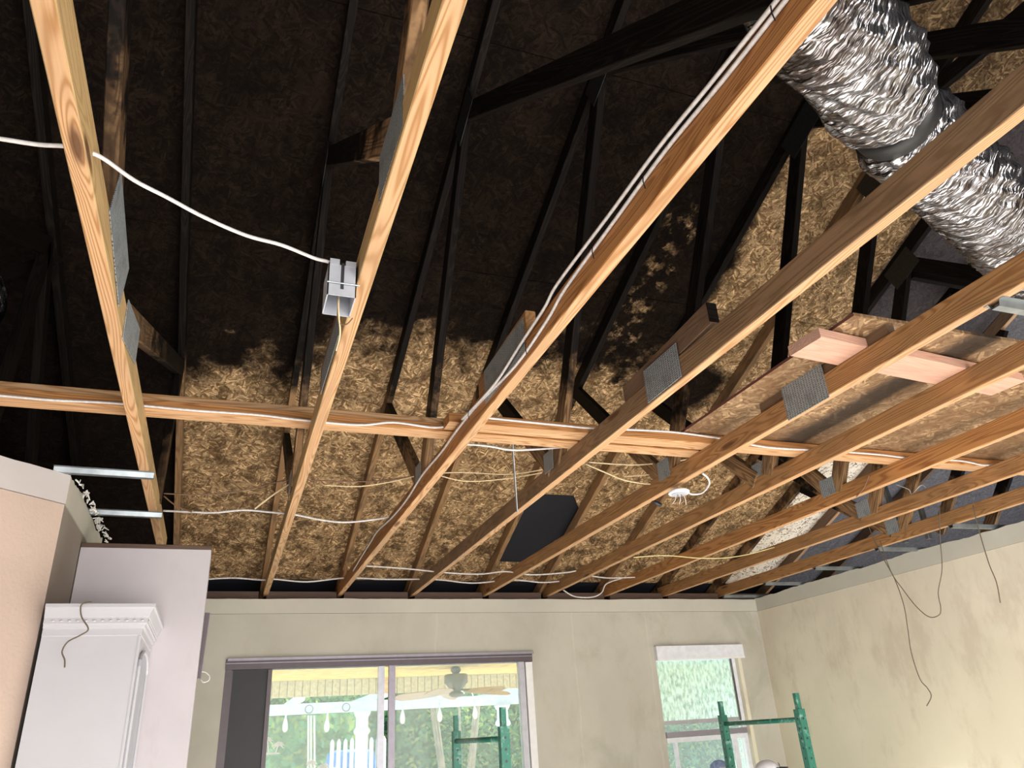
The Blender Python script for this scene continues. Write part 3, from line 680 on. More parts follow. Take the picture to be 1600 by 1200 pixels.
tag(beam('brace', onx(0, 432, -1.15), onx(92, 402, -.96), .03, .05, 'char_wood'), 'black scrap of wood over the burnt duct at left', 'brace')

# ------------------------------------------------------------------ cables and wires
W_ = .0052
cable('feed_cable', [onz(u, v, 1.152) for u, v in ((-60, 208), (0, 217), (60, 226), (106, 229), (140, 238), (165, 250), (210, 282), (260, 308), (320, 340), (385, 368), (440, 383), (490, 403))] + [onz(512, 409, 1.158), onz(524, 416, 1.158), onz(529, 425, 1.15), onz(530, 434, 1.135)], .0048, 'cable_white',
      'white cable sagging through the leftmost beam into the grey box')
ys = 2.868; zs = 1.198 + .043
def onstrong(l, y=ys): return [ony(u, v, y) for u, v in l]
cable('strongback_cable', onstrong(((-40, 615), (0, 618), (80, 625), (180, 630), (300, 641), (400, 648), (470, 656), (560, 664), (615, 660), (680, 668), (712, 660), (732, 648))), .0048, 'cable_white', 'white cable lying along the left strongback')
cable('lapped_board_cable', [ony(u, v, 2.757) for u, v in ((752, 652), (800, 657), (870, 664), (935, 670), (1000, 672), (1060, 676), (1130, 686), (1200, 699), (1285, 704), (1370, 710), (1430, 717), (1500, 720), (1540, 727), (1580, 722), (1640, 728))], .0048, 'cable_white', 'white cable stapled along the lapped strongback to the right')
xc = .864 - .0255
cable('beam_cable', [onx(u, v, xc + .002) for u, v in ((1305, -100), (1228, 0), (1130, 125), (1040, 235), (960, 345), (884, 450), (855, 500), (805, 572), (745, 634), (712, 675), (690, 706), (660, 742), (636, 780), (613, 808), (590, 830), (580, 846), (565, 870), (552, 892))], .0050, 'cable_white', 'white cable nearest the beam edge, stapled down the orange beam side')
cable('beam_cable', [onx(u, v, xc - .006) for u, v in ((1290, -100), (1214, 0), (1117, 122), (1028, 232), (950, 338), (872, 442), (850, 482), (812, 540), (776, 596), (737, 640), (722, 655))], .0050, 'cable_white', 'upper of two white cables on the orange beam, turning off at the strongback')
stp = MB()
for u, v in ((1212, 22), (1010, 285), (930, 395), (825, 545), (735, 648)):
    p = onx(u, v, xc - .004); stp.tube([p + Vector((-.006, 0, .02)), p + Vector((-.009, 0, 0)), p + Vector((-.006, 0, -.02))], .0015, 5)
tag(stp.top('cable_staples', 'staple'), 'dark staples pinning the cables to the orange beam', 'staple', kind='stuff')
def yc(name, y, l, r, mat, label, cat='cable', grp=None): return cable(name, [ony(u, v, y) for u, v in l], r, mat, label, cat, grp)
yc('slack_cable', 4.22, ((255, 798), (300, 800), (335, 801), (380, 797), (420, 800), (460, 804), (500, 812), (540, 816), (590, 811), (614, 806)), .0055, 'cable_white', 'white slack cable strung between the beams over the partition')
yc('eave_cable', 5.95, ((322, 905), (365, 903), (408, 906), (430, 905), (480, 909), (540, 903), (600, 905), (660, 905), (690, 906), (740, 911), (800, 906), (850, 910), (900, 905)), .006, 'cable_white', 'long white cable sagging along the eave just above the wall')
yc('eave_cable', 5.5, ((565, 884), (600, 886), (640, 889), (700, 895), (750, 897), (790, 893), (830, 898), (880, 895), (900, 892)), .0055, 'cable_white', 'upper white eave cable passing below the dark deck opening')
yc('eave_cable', 5.9, ((880, 922), (898, 932), (925, 933), (940, 926), (948, 912), (975, 903), (992, 901)), .0055, 'cable_white', 'short looping white cable end by the seventh beam foot')
yc('eave_cable', 5.6, ((925, 900), (950, 903), (992, 902)), .005, 'cable_white', 'short straight white cable between the sixth and seventh beam feet')
yc('crossing_cable', 3.05, ((722, 694), (745, 695), (770, 698), (800, 703), (850, 701), (905, 696)), .0052, 'cable_white', 'white cable crossing just below the strongback')
yc('brown_wire', 3.9, ((256, 771), (300, 773), (350, 771), (400, 762), (450, 750), (500, 751), (580, 752), (640, 745), (668, 738)), .0035, 'wire_brown', 'brown wire sagging from the leftmost beam to the third', 'wire')
yc('brown_wire', 3.95, ((256, 775), (275, 790), (300, 800)), .0035, 'wire_brown', 'short brown wire dangling beside the leftmost beam', 'wire')
yc('tan_wire', 3.85, ((398, 795), (420, 778), (440, 764), (455, 755)), .0045, 'cable_tan', 'short tan wire end over the second beam', 'wire')
yc('tan_wire', 3.6, ((505, 758), (560, 760), (610, 753), (660, 742), (720, 738), (790, 741), (840, 735), (885, 722)), .0030, 'cable_tan', 'tan thermostat wire crossing behind the cabled orange beam', 'wire')
yc('tan_wire', 3.55, ((690, 744), (730, 752), (790, 748), (850, 738)), .0030, 'cable_tan', 'lower tan wire looping behind the cabled orange beam', 'wire')
yc('tan_wire', 3.3, ((920, 722), (960, 725), (1000, 726), (1060, 720), (1085, 714), (1120, 708)), .0038, 'cable_tan', 'tan wire running straight from the sooty beam to the next', 'wire')
yc('tan_wire', 3.35, ((915, 725), (945, 738), (975, 750), (1010, 756), (1035, 755)), .0038, 'cable_tan', 'tan wire drooping right of the sooty beam', 'wire')
yc('tan_wire', 3.35, ((975, 745), (1010, 742), (1050, 737)), .0028, 'cable_tan', 'thin tan wire stub at the small nail plate', 'wire')
yc('yellow_wire', 4.6, ((990, 871), (1040, 868), (1090, 872), (1130, 872), (1170, 866), (1210, 855)), .0035, 'wire_yellow', 'thin yellow wire under the deck near the right corner', 'wire')
xw_ = 4.45
def xcab(name, x, l, r, mat, label): return cable(name, [onx(u, v, x) for u, v in l], r, mat, label, 'wire')
xcab('hanging_wire', 4.47, ((1350, 800), (1362, 835), (1380, 872), (1398, 905), (1412, 945), (1418, 980), (1424, 1020), (1437, 1060), (1449, 1075), (1455, 1088), (1448, 1103)), .0032, 'wire_dark', 'long brown wire hanging down in front of the right wall')
xcab('hanging_wire', 4.445, ((1375, 845), (1392, 893), (1410, 920), (1432, 948), (1452, 964), (1467, 961), (1470, 950), (1466, 925), (1472, 888), (1469, 840), (1468, 790)), .0030, 'wire_dark', 'brown wire looping in a U in front of the right wall')
xcab('hanging_wire', 4.47, ((1520, 790), (1530, 830), (1545, 880), (1557, 910), (1563, 942)), .0032, 'wire_dark', 'single short brown wire hanging nearest the right edge')
xcab('hanging_wire', 3.25, ((1358, 742), (1350, 762), (1338, 776)), .0028, 'wire_brown', 'small brown wire lying over the beam third from the wall')
xcab('grey_wire', 3.9, ((1400, 757), (1420, 765), (1425, 772), (1440, 758), (1452, 768), (1462, 772)), .0030, 'cable_white', 'thin pale wires tangled above the beams beside the right wall')
cable('mantel_wire', [ony(u, v, 3.268) for u, v in ((143, 941), (130, 943), (126, 950), (128, 965), (138, 983), (125, 993), (106, 1003), (97, 1018), (101, 1031), (101, 1043))], .0028, 'wire_dark', 'dark wire draped over the top front of the white mantel', 'wire')
# ------------------------------------------------------------------ electrical boxes
q = onz(537, 478, 1.055); bx = empty('electrical_box', (.205, q.y, H + 1.055), 'grey two-slot plastic electrical box nailed to the second beam', 'electrical box')
x0, x1, y0, y1, z0b, z1b = .166, .240, q.y - .052, q.y + .052, H + 1.053, H + 1.150
b = MB(); th = .003
b.box((x0, y0, z0b), (x1, y0 + th, z1b)).box((x0, y1 - th, z0b), (x1, y1, z1b)).box((x0, y0, z0b), (x0 + th, y1, z1b)).box((x1 - th, y0, z0b), (x1, y1, z1b)).box((x0, y0, z1b - th), (x1, y1, z1b))
b.build('shell', 'box_grey', bx)
b = MB().box(((x0 + x1) / 2 - .004, y0 - .002, z0b + .02), ((x0 + x1) / 2 + .004, y0 + .0005, z1b + .002)); b.build('groove', 'charcoal', bx)
b = MB(); b.box((x0 + .003, y0 - .004, z1b - .004), (x0 + .028, y0 + .006, z1b + .012)); b.box((x1 - .03, y0 - .004, z1b - .004), (x1 - .003, y0 + .006, z1b + .01)); b.build('entry_tab', 'box_grey', bx)
b = MB().tube([(x0 - .002, y0 - .004, z0b + .035), (x1 + .008, y0 - .004, z0b + .035)], .0022, 6); b.build('nail', 'galv', bx)
cable('wire_tail', [((x0 + x1) / 2, q.y, H + 1.13), ((x0 + x1) / 2 - .002, q.y - .01, H + 1.055), ((x0 + x1) / 2 + .004, q.y + .01, H + 1.02), ((x0 + x1) / 2 + .012, q.y + .04, H + .99), ((x0 + x1) / 2 + .006, q.y + .06, H + .95)], .0024, 'cable_tan', '', parent=bx)
cable('wire_tail', [((x0 + x1) / 2, q.y + .01, H + 1.08), ((x0 + x1) / 2 + .002, q.y + .02, H + 1.02), ((x0 + x1) / 2 + .022, q.y + .01, H + 1.005), ((x0 + x1) / 2 + .036, q.y - .01, H + 1.015)], .0018, 'wire_brown', '', parent=bx)
q = onz(1060, 765, 1.085); ob = empty('ceiling_box', (q.x, q.y, H + 1.06), 'round white ceiling box hung under the beam with a looped cable', 'electrical box')
MB().lathe([(.050, 0), (.054, .004), (.054, .012), (.040, .020)], (q.x, q.y, H + 1.062), 20).build('shell', 'pvc_white', ob, smooth=False)
MB().lathe([(.040, -.003), (.040, .004)], (q.x, q.y, H + 1.062), 14).build('inner_plate', 'box_grey', ob)
cable('loop_cable', [q + Vector((.04, -.01, .0))] + [onz(u, v, 1.09) for u, v in ((1080, 772), (1097, 770), (1108, 757), (1106, 747), (1098, 740))], .0052, 'cable_white', '', parent=ob)
for k in range(5):
    cable('wire_end', [q + Vector((-.02 + .01 * k, 0, -.02)), q + Vector((-.02 + .012 * k, .01 - .004 * k, -.05)), q + Vector((-.035 + .02 * k, .02, -.07 - .01 * (k % 2)))], .0017, 'wire_brown' if k % 2 else 'cable_white', '', parent=ob)
# perforated hanger strap and black clip
tag(beam('hanger_strap', ony(800, 685, 3.2), ony(808, 800, 3.42), .018, .0015, 'galv', up=(1, 0, 0)), 'perforated metal hanger strap hanging below the strongback', 'strap')
p = onz(1026, 785, 1.10)
tag(MB().tube([p + Vector((-.03, .03, .03)), p + Vector((-.01, 0, 0)), p + Vector((.02, .0, -.012)), p + Vector((.035, .02, -.01))], [.004, .009, .012, .005], 8).top('cable_clip', 'staple', True), 'black cable clip hanging under the white box beam', 'clip')

# ------------------------------------------------------------------ mantel cabinet
XL, XR, YF, YB, ZTp = CX + .022, -.302, 3.355, 3.896, H + .553
mc = empty('white_mantel', ((XL + XR) / 2, YF, 0), 'tall white built-in mantel cabinet with crown moulding against the partition', 'cabinet')
b = MB(); b.box((XL, YF, 0), (XR, YB, ZTp - .002)); b.build('carcass', 'white_gloss', mc)
# crown moulding: mitred profile on front and right side
prof = [(0, -.115), (.004, -.112), (.004, -.088), (.012, -.084), (.014, -.074), (.020, -.070), (.020, -.050), (.024, -.046), (.034, -.020), (.036, -.016), (.042, -.013), (.042, 0), (0, 0)]
vs = []; 
for o_, z in prof: vs.append((XL, YF - o_, ZTp + z))
for o_, z in prof: vs.append((XR + o_, YF - o_, ZTp + z))
for o_, z in prof: vs.append((XR + o_, YB, ZTp + z))
n = len(prof); fs = []
for s_ in range(2):
    for k in range(n - 1): fs.append((s_ * n + k, s_ * n + k + 1, (s_ + 1) * n + k + 1, (s_ + 1) * n + k))
MB().add(vs, fs).build('crown_moulding', 'white_gloss', mc)
crown = [o for o in mc.children if o.name.startswith('crown')][0]
b = MB()
k = 0; xx = XL + .02
while xx < XR + .01:          # carved leaf beads along the frieze
    for s_ in (0,):
        pr = [(.0, .0), (.010, .005), (.020, 0), (.010, -.005)]
        b.add([(xx + a, YF - .0205, ZTp - .060 + c) for a, c in pr] + [(xx + .010, YF - .026, ZTp - .060)], [(0, 1, 4), (1, 2, 4), (2, 3, 4), (3, 0, 4)])
    xx += .028
yy = YF
while yy < YB - .05:
    b.add([(XR + .0205, yy + a, ZTp - .060 + c) for a, c in ((0, 0), (.01, .005), (.02, 0), (.01, -.005))] + [(XR + .026, yy + .01, ZTp - .06)], [(0, 1, 4), (1, 2, 4), (2, 3, 4), (3, 0, 4)])
    yy += .028
tag(b.build('carved_beading', 'white_gloss', crown), kind='stuff')
# arched niche trim on the side
b = MB(); pts = []
ya, yb2, zs_ = YF + .05, YB - .10, H + .33
pts = [(XR + .006, ya, 0.2), (XR + .006, ya, zs_)] + [(XR + .006, (ya + yb2) / 2 - (yb2 - ya) / 2 * math.cos(math.pi * i / 10), zs_ + .07 * math.sin(math.pi * i / 10)) for i in range(1, 10)] + [(XR + .006, yb2, zs_), (XR + .006, yb2, .2)]
b.tube(pts, .008, 6); b.build('arch_trim', 'white_gloss', mc)
b = MB(); poly = [(ya, .2), (yb2, .2), (yb2, zs_)] + [((ya + yb2) / 2 + (yb2 - ya) / 2 * math.cos(math.pi * i / 10), zs_ + .07 * math.sin(math.pi * i / 10)) for i in range(1, 10)] + [(ya, zs_)]
b.prism(poly, lambda a, c, d: (XR + .001 + d, a, c), .002); b.build('niche_panel', 'box_grey', mc)
MB().box((XR - .006, YF - .003, .1), (XR + .003, YF + .002, ZTp - .115)).build('corner_bead', 'white_gloss', mc)
# low-voltage bracket and wire behind the partition's right edge
p0 = ony(327, 958, 4.06); p1 = ony(313, 1060, 4.06)
tag(beam('metal_stud', p0 + Vector((-.012, .0, 0)), p1 + Vector((-.014, 0, 0)), .035, .03, ('bronze_light', 'bronze'), up=(0, 1, 0)), 'narrow metal stud strip exposed on the partition\'s right edge', 'metal strip')
cable('partition_wire', [ony(u, v, 4.05) for u, v in ((312, 1050), (320, 1050), (327, 1056), (326, 1063), (318, 1066), (314, 1062))], .003, 'cable_white', 'small white wire loop at the partition\'s right edge', 'wire')

# ------------------------------------------------------------------ slider door and window
s = struct(empty('door_1', ((SX0 + SX1) / 2, D, 0)))
b = MB(); b.box((SX0, D - .012, H + .560), (SX1 + .0, D + .10, SZ)); b.build('header_rail', 'bronze', s)
b = MB(); b.box((SX0 + .01, D - .03, SZ - .012), (SX1 + .01, D - .008, SZ + .006)).box((SX0, D - .025, H + .60), (SX1, D - .012, H + .606)); b.build('blind_track', 'bronze_light', s)
b = MB(); b.box((SX0, D + .01, 0), (SX0 + .045, D + .10, H + .56)); b.build('left_jamb', 'bronze', s)
dp = MB().box((SX0 + .045, D + .03, .05), (SX0 + .315, D + .05, H + .558)).build('dark_panel', 'charcoal', s)
MB().box((SX0 + .045, D + .02, .05), (SX0 + .056, D + .03, H + .558)).box((SX0 + .305, D + .01, .0), (SX0 + .335, D + .06, H + .558)).build('panel_frame', 'bronze', s)
MB().box((1.185, D + .045, 0), (1.235, D + .075, H + .56)).build('rear_stile', 'aluminium', s)
MB().box((1.262, D + .005, 0), (1.312, D + .045, H + .56)).build('front_stile', 'bronze_light', s)
MB().box((2.36, D + .01, 0), (2.41, D + .06, H + .56)).build('right_stile', 'aluminium', s)
MB().box((SX1 - .06, D - .0, 0), (SX1, D + .12, H + .556)).build('right_jamb', 'white_paint', s)
MB().box((SX0 + .33, D + .058, .05), (1.19, D + .064, H + .56)).build('pane', 'glass', s)
MB().box((1.31, D + .022, .05), (2.365, D + .028, H + .56)).build('pane', 'glass', s)
MB().box((SX0, D, -.0), (SX1, D + .1, .05)).build('sill_track', 'bronze', s)
# white palm decals on the glass
def palm(cx, cz, sc, y, parent):
    b = MB(); lay = [0]
    def blob(poly): lay[0] += 1; b.prism(poly, lambda a, c, d, q=lay[0]: (cx + a * sc, y - q * .00012 + d, cz + c * sc), -.0001)
    for ox, hh, ln in ((-.018, .085, -.012), (.022, .055, .018)):
        blob([(ox, 0), (ox + .011, 0), (ox + .007 + ln, hh), (ox + ln, hh)])
        for k in range(8):
            a = math.radians(-25 + k * 33); r1 = .040; ca, sa = math.cos(a), math.sin(a); tx, tz = ox + ln + .0035, hh
            blob([(tx + ca * q_ * r1 - sa * w_, tz + sa * q_ * r1 * .8 + ca * w_ - .018 * q_ * q_) for q_, w_ in ((0, -.0035), (.5, -.006), (1, 0), (.5, .006), (0, .0035))])
    blob([(-.055, -.004), (.06, -.004), (.045, .006), (-.03, .008)])
    return b.build('palm_decal', 'sticker', parent)
for u, v, sc in ((423, 1178, 1.15), (492, 1213, 1.1), (512, 1216, 1.0)):
    p = ony(u, v, D + .056); palm(p.x, p.z, sc, D + .056, s)
w = struct(empty('window_1', ((WX0 + WX1) / 2, D, WZ0)))
MB().box((WX0 - .006, D - .045, H + .538), (WX1 + .012, D + .06, H + .655)).build('blind_headrail', 'pvc_white', w)
MB().box((WX0 - .008, D - .048, H + .535), (WX1 + .014, D - .03, H + .548)).build('headrail_lip', 'white_paint', w)
b = MB(); b.box((WX0, D + .06, WZ0), (WX0 + .035, D + .11, WZ)).box((WX1 - .075, D + .05, WZ0), (WX1 - .035, D + .11, WZ)).box((WX0, D + .06, WZ - .12), (WX1 - .04, D + .11, WZ - .09)); b.build('window_frame', 'pvc_white', w)
MB().box((WX1 - .09, D + .045, H + .01), (WX1 - .075, D + .06, WZ - .11)).build('sash_stop', 'galv_dark', w)
MB().box((WX1 - .035, D, WZ0), (WX1, D + .12, WZ)).build('side_casing', 'wall_cream', w)
MB().box((WX0 + .03, D + .055, H + .008), (WX1 - .075, D + .085, H + .040)).build('upper_sash_rail', 'aluminium', w)
MB().box((WX0 + .03, D + .035, H - .095), (WX1 - .045, D + .075, H - .050)).build('meeting_rail', 'bronze_light', w)
MB().box((WX0 + .03, D + .04, H - .135), (WX1 - .045, D + .07, H - .098)).box((WX0 + .10, D + .04, WZ0), (WX0 + .13, D + .07, H - .135)).box((WX1 - .20, D + .04, WZ0), (WX1 - .16, D + .07, H - .135)).build('lower_sash', 'pvc_white', w)
MB().box((WX0 + .03, D + .088, H + .03), (WX1 - .07, D + .093, WZ - .1)).build('pane', 'glass_frosted', w)
MB().box((WX0 + .03, D + .088, WZ0), (WX1 - .07, D + .093, H + .02)).build('pane', 'glass', w)
b = MB(); b.box((WX0 + .0, D + .12, WZ0 - .05), (WX1, D + .2, WZ0)); b.build('window_sill', 'white_paint', w)

# ------------------------------------------------------------------ outdoors
struct(MB().box((-12, D + .12, -.15), (20, 40, -.02)).top('ground', 'patio_concrete'))
pc = struct(empty('patio_ceiling', (2, 8, H + .72)))
nb_ = 15
for i in range(nb_):
    ya = 6.42 + i * (9.30 - 6.42) / nb_; yb3 = 6.42 + (i + 1) * (9.30 - 6.42) / nb_
    MB().box((-3, ya, H + .705), (4.75, yb3 - .008, H + .725)).build('soffit_plank', 'patio_ceiling_wood', pc)
MB().box((-3, 6.4, H + .726), (4.75, 9.32, H + .74)).build('soffit_backing', 'patio_ceiling_wood', pc)
b = MB(); xx = -2.0
while xx < 4.65: MB().box((xx, 9.30, H + .53), (xx + .075, 9.33, H + .705)).build('slat', 'slat_cream', pc); xx += .083
b.box((-2, 9.33, H + .53), (4.75, 9.34, H + .73))
b.build('fascia_board', 'slat_cream', pc)
pg = empty('pergola', (2, 10, 0), 'white pergola with beam, rafters and turned columns beyond the patio', 'pergola')
MB().box((-4, 9.95, H + .378), (5.2, 10.05, H + .495)).build('beam', 'pergola_white', pg)
for i in range(9): 
    x = -2.9 + i * .95
    MB().prism([(9.45, .50), (11.6, .50), (11.75, .59), (9.4, .59)], lambda a, c, d, x=x: (x + d, a, H + c), .05).build('rafter', 'pergola_white', pg)
def column(cx, cy):
    b = MB().lathe([(.11, 0), (.11, .1), (.085, .12), (.075, .3), (.075, H + .12), (.10, H + .14), (.10, H + .165), (.085, H + .19), (.075, H + .20), (.072, H + .315), (.085, H + .325), (.10, H + .355), (.105, H + .378)], (cx, cy, 0), 20)
    return b.build('column', 'pergola_white', pg, smooth=True)
column(.17 * 10.0, 10.0); column(.352 * 10.0, 10.0); column(-1.8, 10)
for i, (u, v, lb) in enumerate(((446, 1127, 'leftmost hanging string bulb seen through the left pane'), (511, 1127, 'string bulb hanging left of the white column'), (629, 1115, 'string bulb just right of the slider mullion'), (687, 1112, 'string bulb below the ceiling fan hub'), (742, 1108, 'string bulb below the fan\'s right blade'), (817, 1148, 'string bulb at the right edge of the slider'))):
    p = ony(u, v, 9.8); b = MB().lathe([(.010, .10), (.012, .03), (.022, 0), (.034, -.05), (.030, -.09), (.012, -.115)], p, 12)
    b.tube([p + Vector((0, 0, .09)), p + Vector((0, .1, .20))], .006, 6)
    tag(b.top('string_bulb', 'bulb', True), lb, 'light bulb', 'string bulbs along the pergola beam')
for k, (u, lb) in enumerate(((482, 'left'), (486, 'middle'), (491, 'right'))):
    a = ony(u, 1118, 9.9); c = ony(u - 1 + k, 1230, 9.9)
    tag(MB().tube([a, c], .012, 6).top('rope', 'pergola_white'), lb + ' one of three white ropes hanging from the pergola beam', 'rope')
for u, v, lb in ((483, 1108, 'white ring hook in the beam above the ropes'), (541, 1105, 'white ring hook in the beam left of the column')):
    c = ony(u, v, 9.92); b = MB(); b.tube([c + Vector((.045 * math.cos(i * math.pi / 8), 0, .045 * math.sin(i * math.pi / 8))) for i in range(17)], .006, 6, cap=False)
    tag(b.top('ring_hook', 'galv', True), lb, 'hook')
# fan
fc = Vector((2.38, 8.2, H + .46)); fn = empty('ceiling_fan', (fc.x, fc.y, H + .40), 'bronze patio ceiling fan with five wooden blades', 'ceiling fan')
MB().lathe([(.02, .245), (.05, .235), (.055, .205), (.03, .175), (.02, .17)], fc, 20).build('canopy', 'fan_bronze', fn, smooth=True)
MB().lathe([(.115, .17), (.125, .16), (.125, .085), (.105, .07), (.07, .02), (.045, .0)], fc, 24).build('motor', 'fan_bronze', fn, smooth=True)
MB().lathe([(.045, .0), (.075, -.015), (.08, -.035), (.05, -.055), (.01, -.06)], fc, 20).build('switch_cup', 'fan_bronze', fn, smooth=True)
for k in range(5):
    a = math.radians(12 + 72 * k); ca, sa = math.cos(a), math.sin(a); pts = []
    for r, wdt in ((.13, .03), (.2, .055), (.35, .075), (.5, .08), (.6, .07), (.66, .03)): pts.append((r, wdt))
    poly = [(r, w_) for r, w_ in pts] + [(r, -w_) for r, w_ in reversed(pts)]
    def fx(r, w_, d): return (fc.x + ca * r - sa * w_, fc.y + sa * r + ca * w_, fc.z + .0 + d + w_ * .36 - r * .05)
    bl = MB().prism(poly, fx, .008).build('blade', 'fan_wood', fn)
    b2 = MB().prism([(.05, .012), (.19, .02), (.19, -.02), (.05, -.012)], lambda r, w_, d: (fc.x + ca * r - sa * w_, fc.y + sa * r + ca * w_, fc.z + .012 + d + w_ * .36 - r * .05), .006); b2.build('blade_arm', 'fan_bronze', bl)
# hedge: dense wall of leaves (uncountable) on a dark core
def leaf_mass(name, n, boxa, boxb, size, mats, label, seed, core=True):
    rn = random.Random(seed); vs = []; fs = []; mi = []
    for i in range(n):
        c = Vector((rn.uniform(boxa[0], boxb[0]), rn.uniform(boxa[1], boxb[1]), rn.uniform(boxa[2], boxb[2])))
        c.y += .25 * math.sin(c.x * 2.3 + 1) + .2 * math.sin(c.z * 3.1 + c.x)
        a = Vector((rn.uniform(-1, 1), rn.uniform(-.6, .6), rn.uniform(-1, .4))).normalized(); s_ = a.cross(Vector((rn.uniform(-.4, .4), -1, rn.uniform(-.2, .8)))).normalized()
        L = size * rn.uniform(.6, 1.3); b0 = len(vs)
        vs += [c, c + a * L * .5 + s_ * L * .22, c + a * L, c + a * L * .5 - s_ * L * .22]; fs.append((b0, b0 + 1, b0 + 2, b0 + 3)); mi.append(0 if rn.random() < .8 else 1)
    b = MB(); b.v = vs; b.f = fs; b.m = mi
    if core: b.box((boxa[0], boxb[1] + .45, boxa[2]), (boxb[0], boxb[1] + .6, boxb[2]), 2)
    return tag(b.top(name, mats), label, 'hedge', kind='stuff')
leaf_mass('hedge', 36000, (-2, 13.2, 0), (13.5, 13.9, 3.7), .11, ['hazel_leaf', 'yellow_leaf', 'hedge_dark'], 'tall dense green hedge behind the pergola', 3)
leaf_mass('leafy_tree', 900, (.6, 12.2, 1.5), (2.1, 12.7, 2.3), .16, ['hazel_leaf', 'yellow_leaf', 'hedge_dark'], 'yellow-green leafy branches hanging between the ropes and the column', 8, False)['category'] = 'tree'
bs = MB(); rn = random.Random(4)
bt = empty('branching_tree', (3.35, 11.8, 0), 'bare multi-stemmed tan tree behind the slider\'s right pane', 'tree')
for k in range(9):
    dx = rn.uniform(-.55, .5); MB().tube([(3.4 + rn.uniform(-.1, .1), 11.8, 0), (3.4 + dx * .5, 11.8, 1.1), (3.4 + dx, 11.8 + rn.uniform(-.2, .2), 2.25)], [.04, .03, .016], 6).build('stem', 'trunk', bt, smooth=True)
pf = empty('picket_fence', (1.75, 10.9, 0), 'short run of white pickets behind the white column', 'fence')
for k in range(9):
    x = 1.45 + k * .085; MB().prism([(x, 0), (x + .05, 0), (x + .05, H + .06), (x + .025, H + .10), (x, H + .06)], lambda a, c, d: (a, 10.9 + d, c), .02).build('picket', 'pergola_white', pf)
tag(MB().lathe([(.32, 0), (.34, .3), (.34, 1.55), (.31, 1.72), (.2, 1.76)], (1.78, 11.3, 0), 24).top('blue_barrel', 'blue_plastic', True), 'blue plastic drum behind the white pickets', 'barrel')

# ------------------------------------------------------------------ green baker scaffold
sc = empty('scaffold', (2.3, 4.3, 0), 'green steel baker scaffold with two ladder end frames below the windows', 'scaffold')
P1, P2, P3, P4 = (1.357, 4.70), (1.321, 3.75), (3.207, 4.664), (3.161, 3.834)
ztp = H + .13
def post(p, zt, zs, name='post'):
    x, y = p; b = MB(); b.box((x - .013, y - .013, zs - .3), (x + .013, y + .013, zt)); o = b.build('inner_tube', 'green_steel', sc)
    b = MB(); b.box((x - .0225, y - .0225, .12), (x + .0225, y + .0225, zs)); o2 = b.build(name, 'green_steel', sc)
    h = MB(); z = zs - .06
    while z > .5: h.lathe([(.0055, 0), (.0055, .0015)], (0, 0, 0), 8); z -= 99
    hb = MB(); z = zs - .05
    while z > .4:
        for side in ((0, -1), (-1, 0)):
            cx, cy = x + side[0] * .0228, y + side[1] * .0228; ring = []
            for k in range(8):
                a = k * math.pi / 4; ring.append((cx + (.0065 * math.cos(a) if side[0] == 0 else 0), cy + (.0065 * math.cos(a) if side[1] == 0 else 0), z + .0065 * math.sin(a)))
            hb.add(ring, [tuple(range(8))])
        z -= .051
    tag(hb.build('pin_holes', 'staple', o2), kind='stuff')
    MB().lathe([(.05, 0), (.05, .03)], (x, y, .06), 14).build('caster_fork', 'galv', sc)
    MB().tube([(x - .018, y, .055), (x + .018, y, .055)], .055, 16).build('caster_wheel', 'charcoal', sc)
for a_, b_ in ((P1, P2), (P3, P4)):
    zs = H + .045
    for q_ in (a_, b_): post(q_, ztp, zs)
    z = H - .01
    while z > .25:
        MB().tube([(a_[0], a_[1], z), (b_[0], b_[1], z)], .014, 10).build('rung', 'green_steel', sc, smooth=True); z -= .30
MB().box((1.36, 3.80, .95), (3.17, 4.64, .99)).build('platform', 'canvas_tan', sc)
for y in (3.79, 4.67): MB().box((1.33, y - .015, .90), (3.2, y + .015, .95)).build('side_rail', 'green_steel', sc)

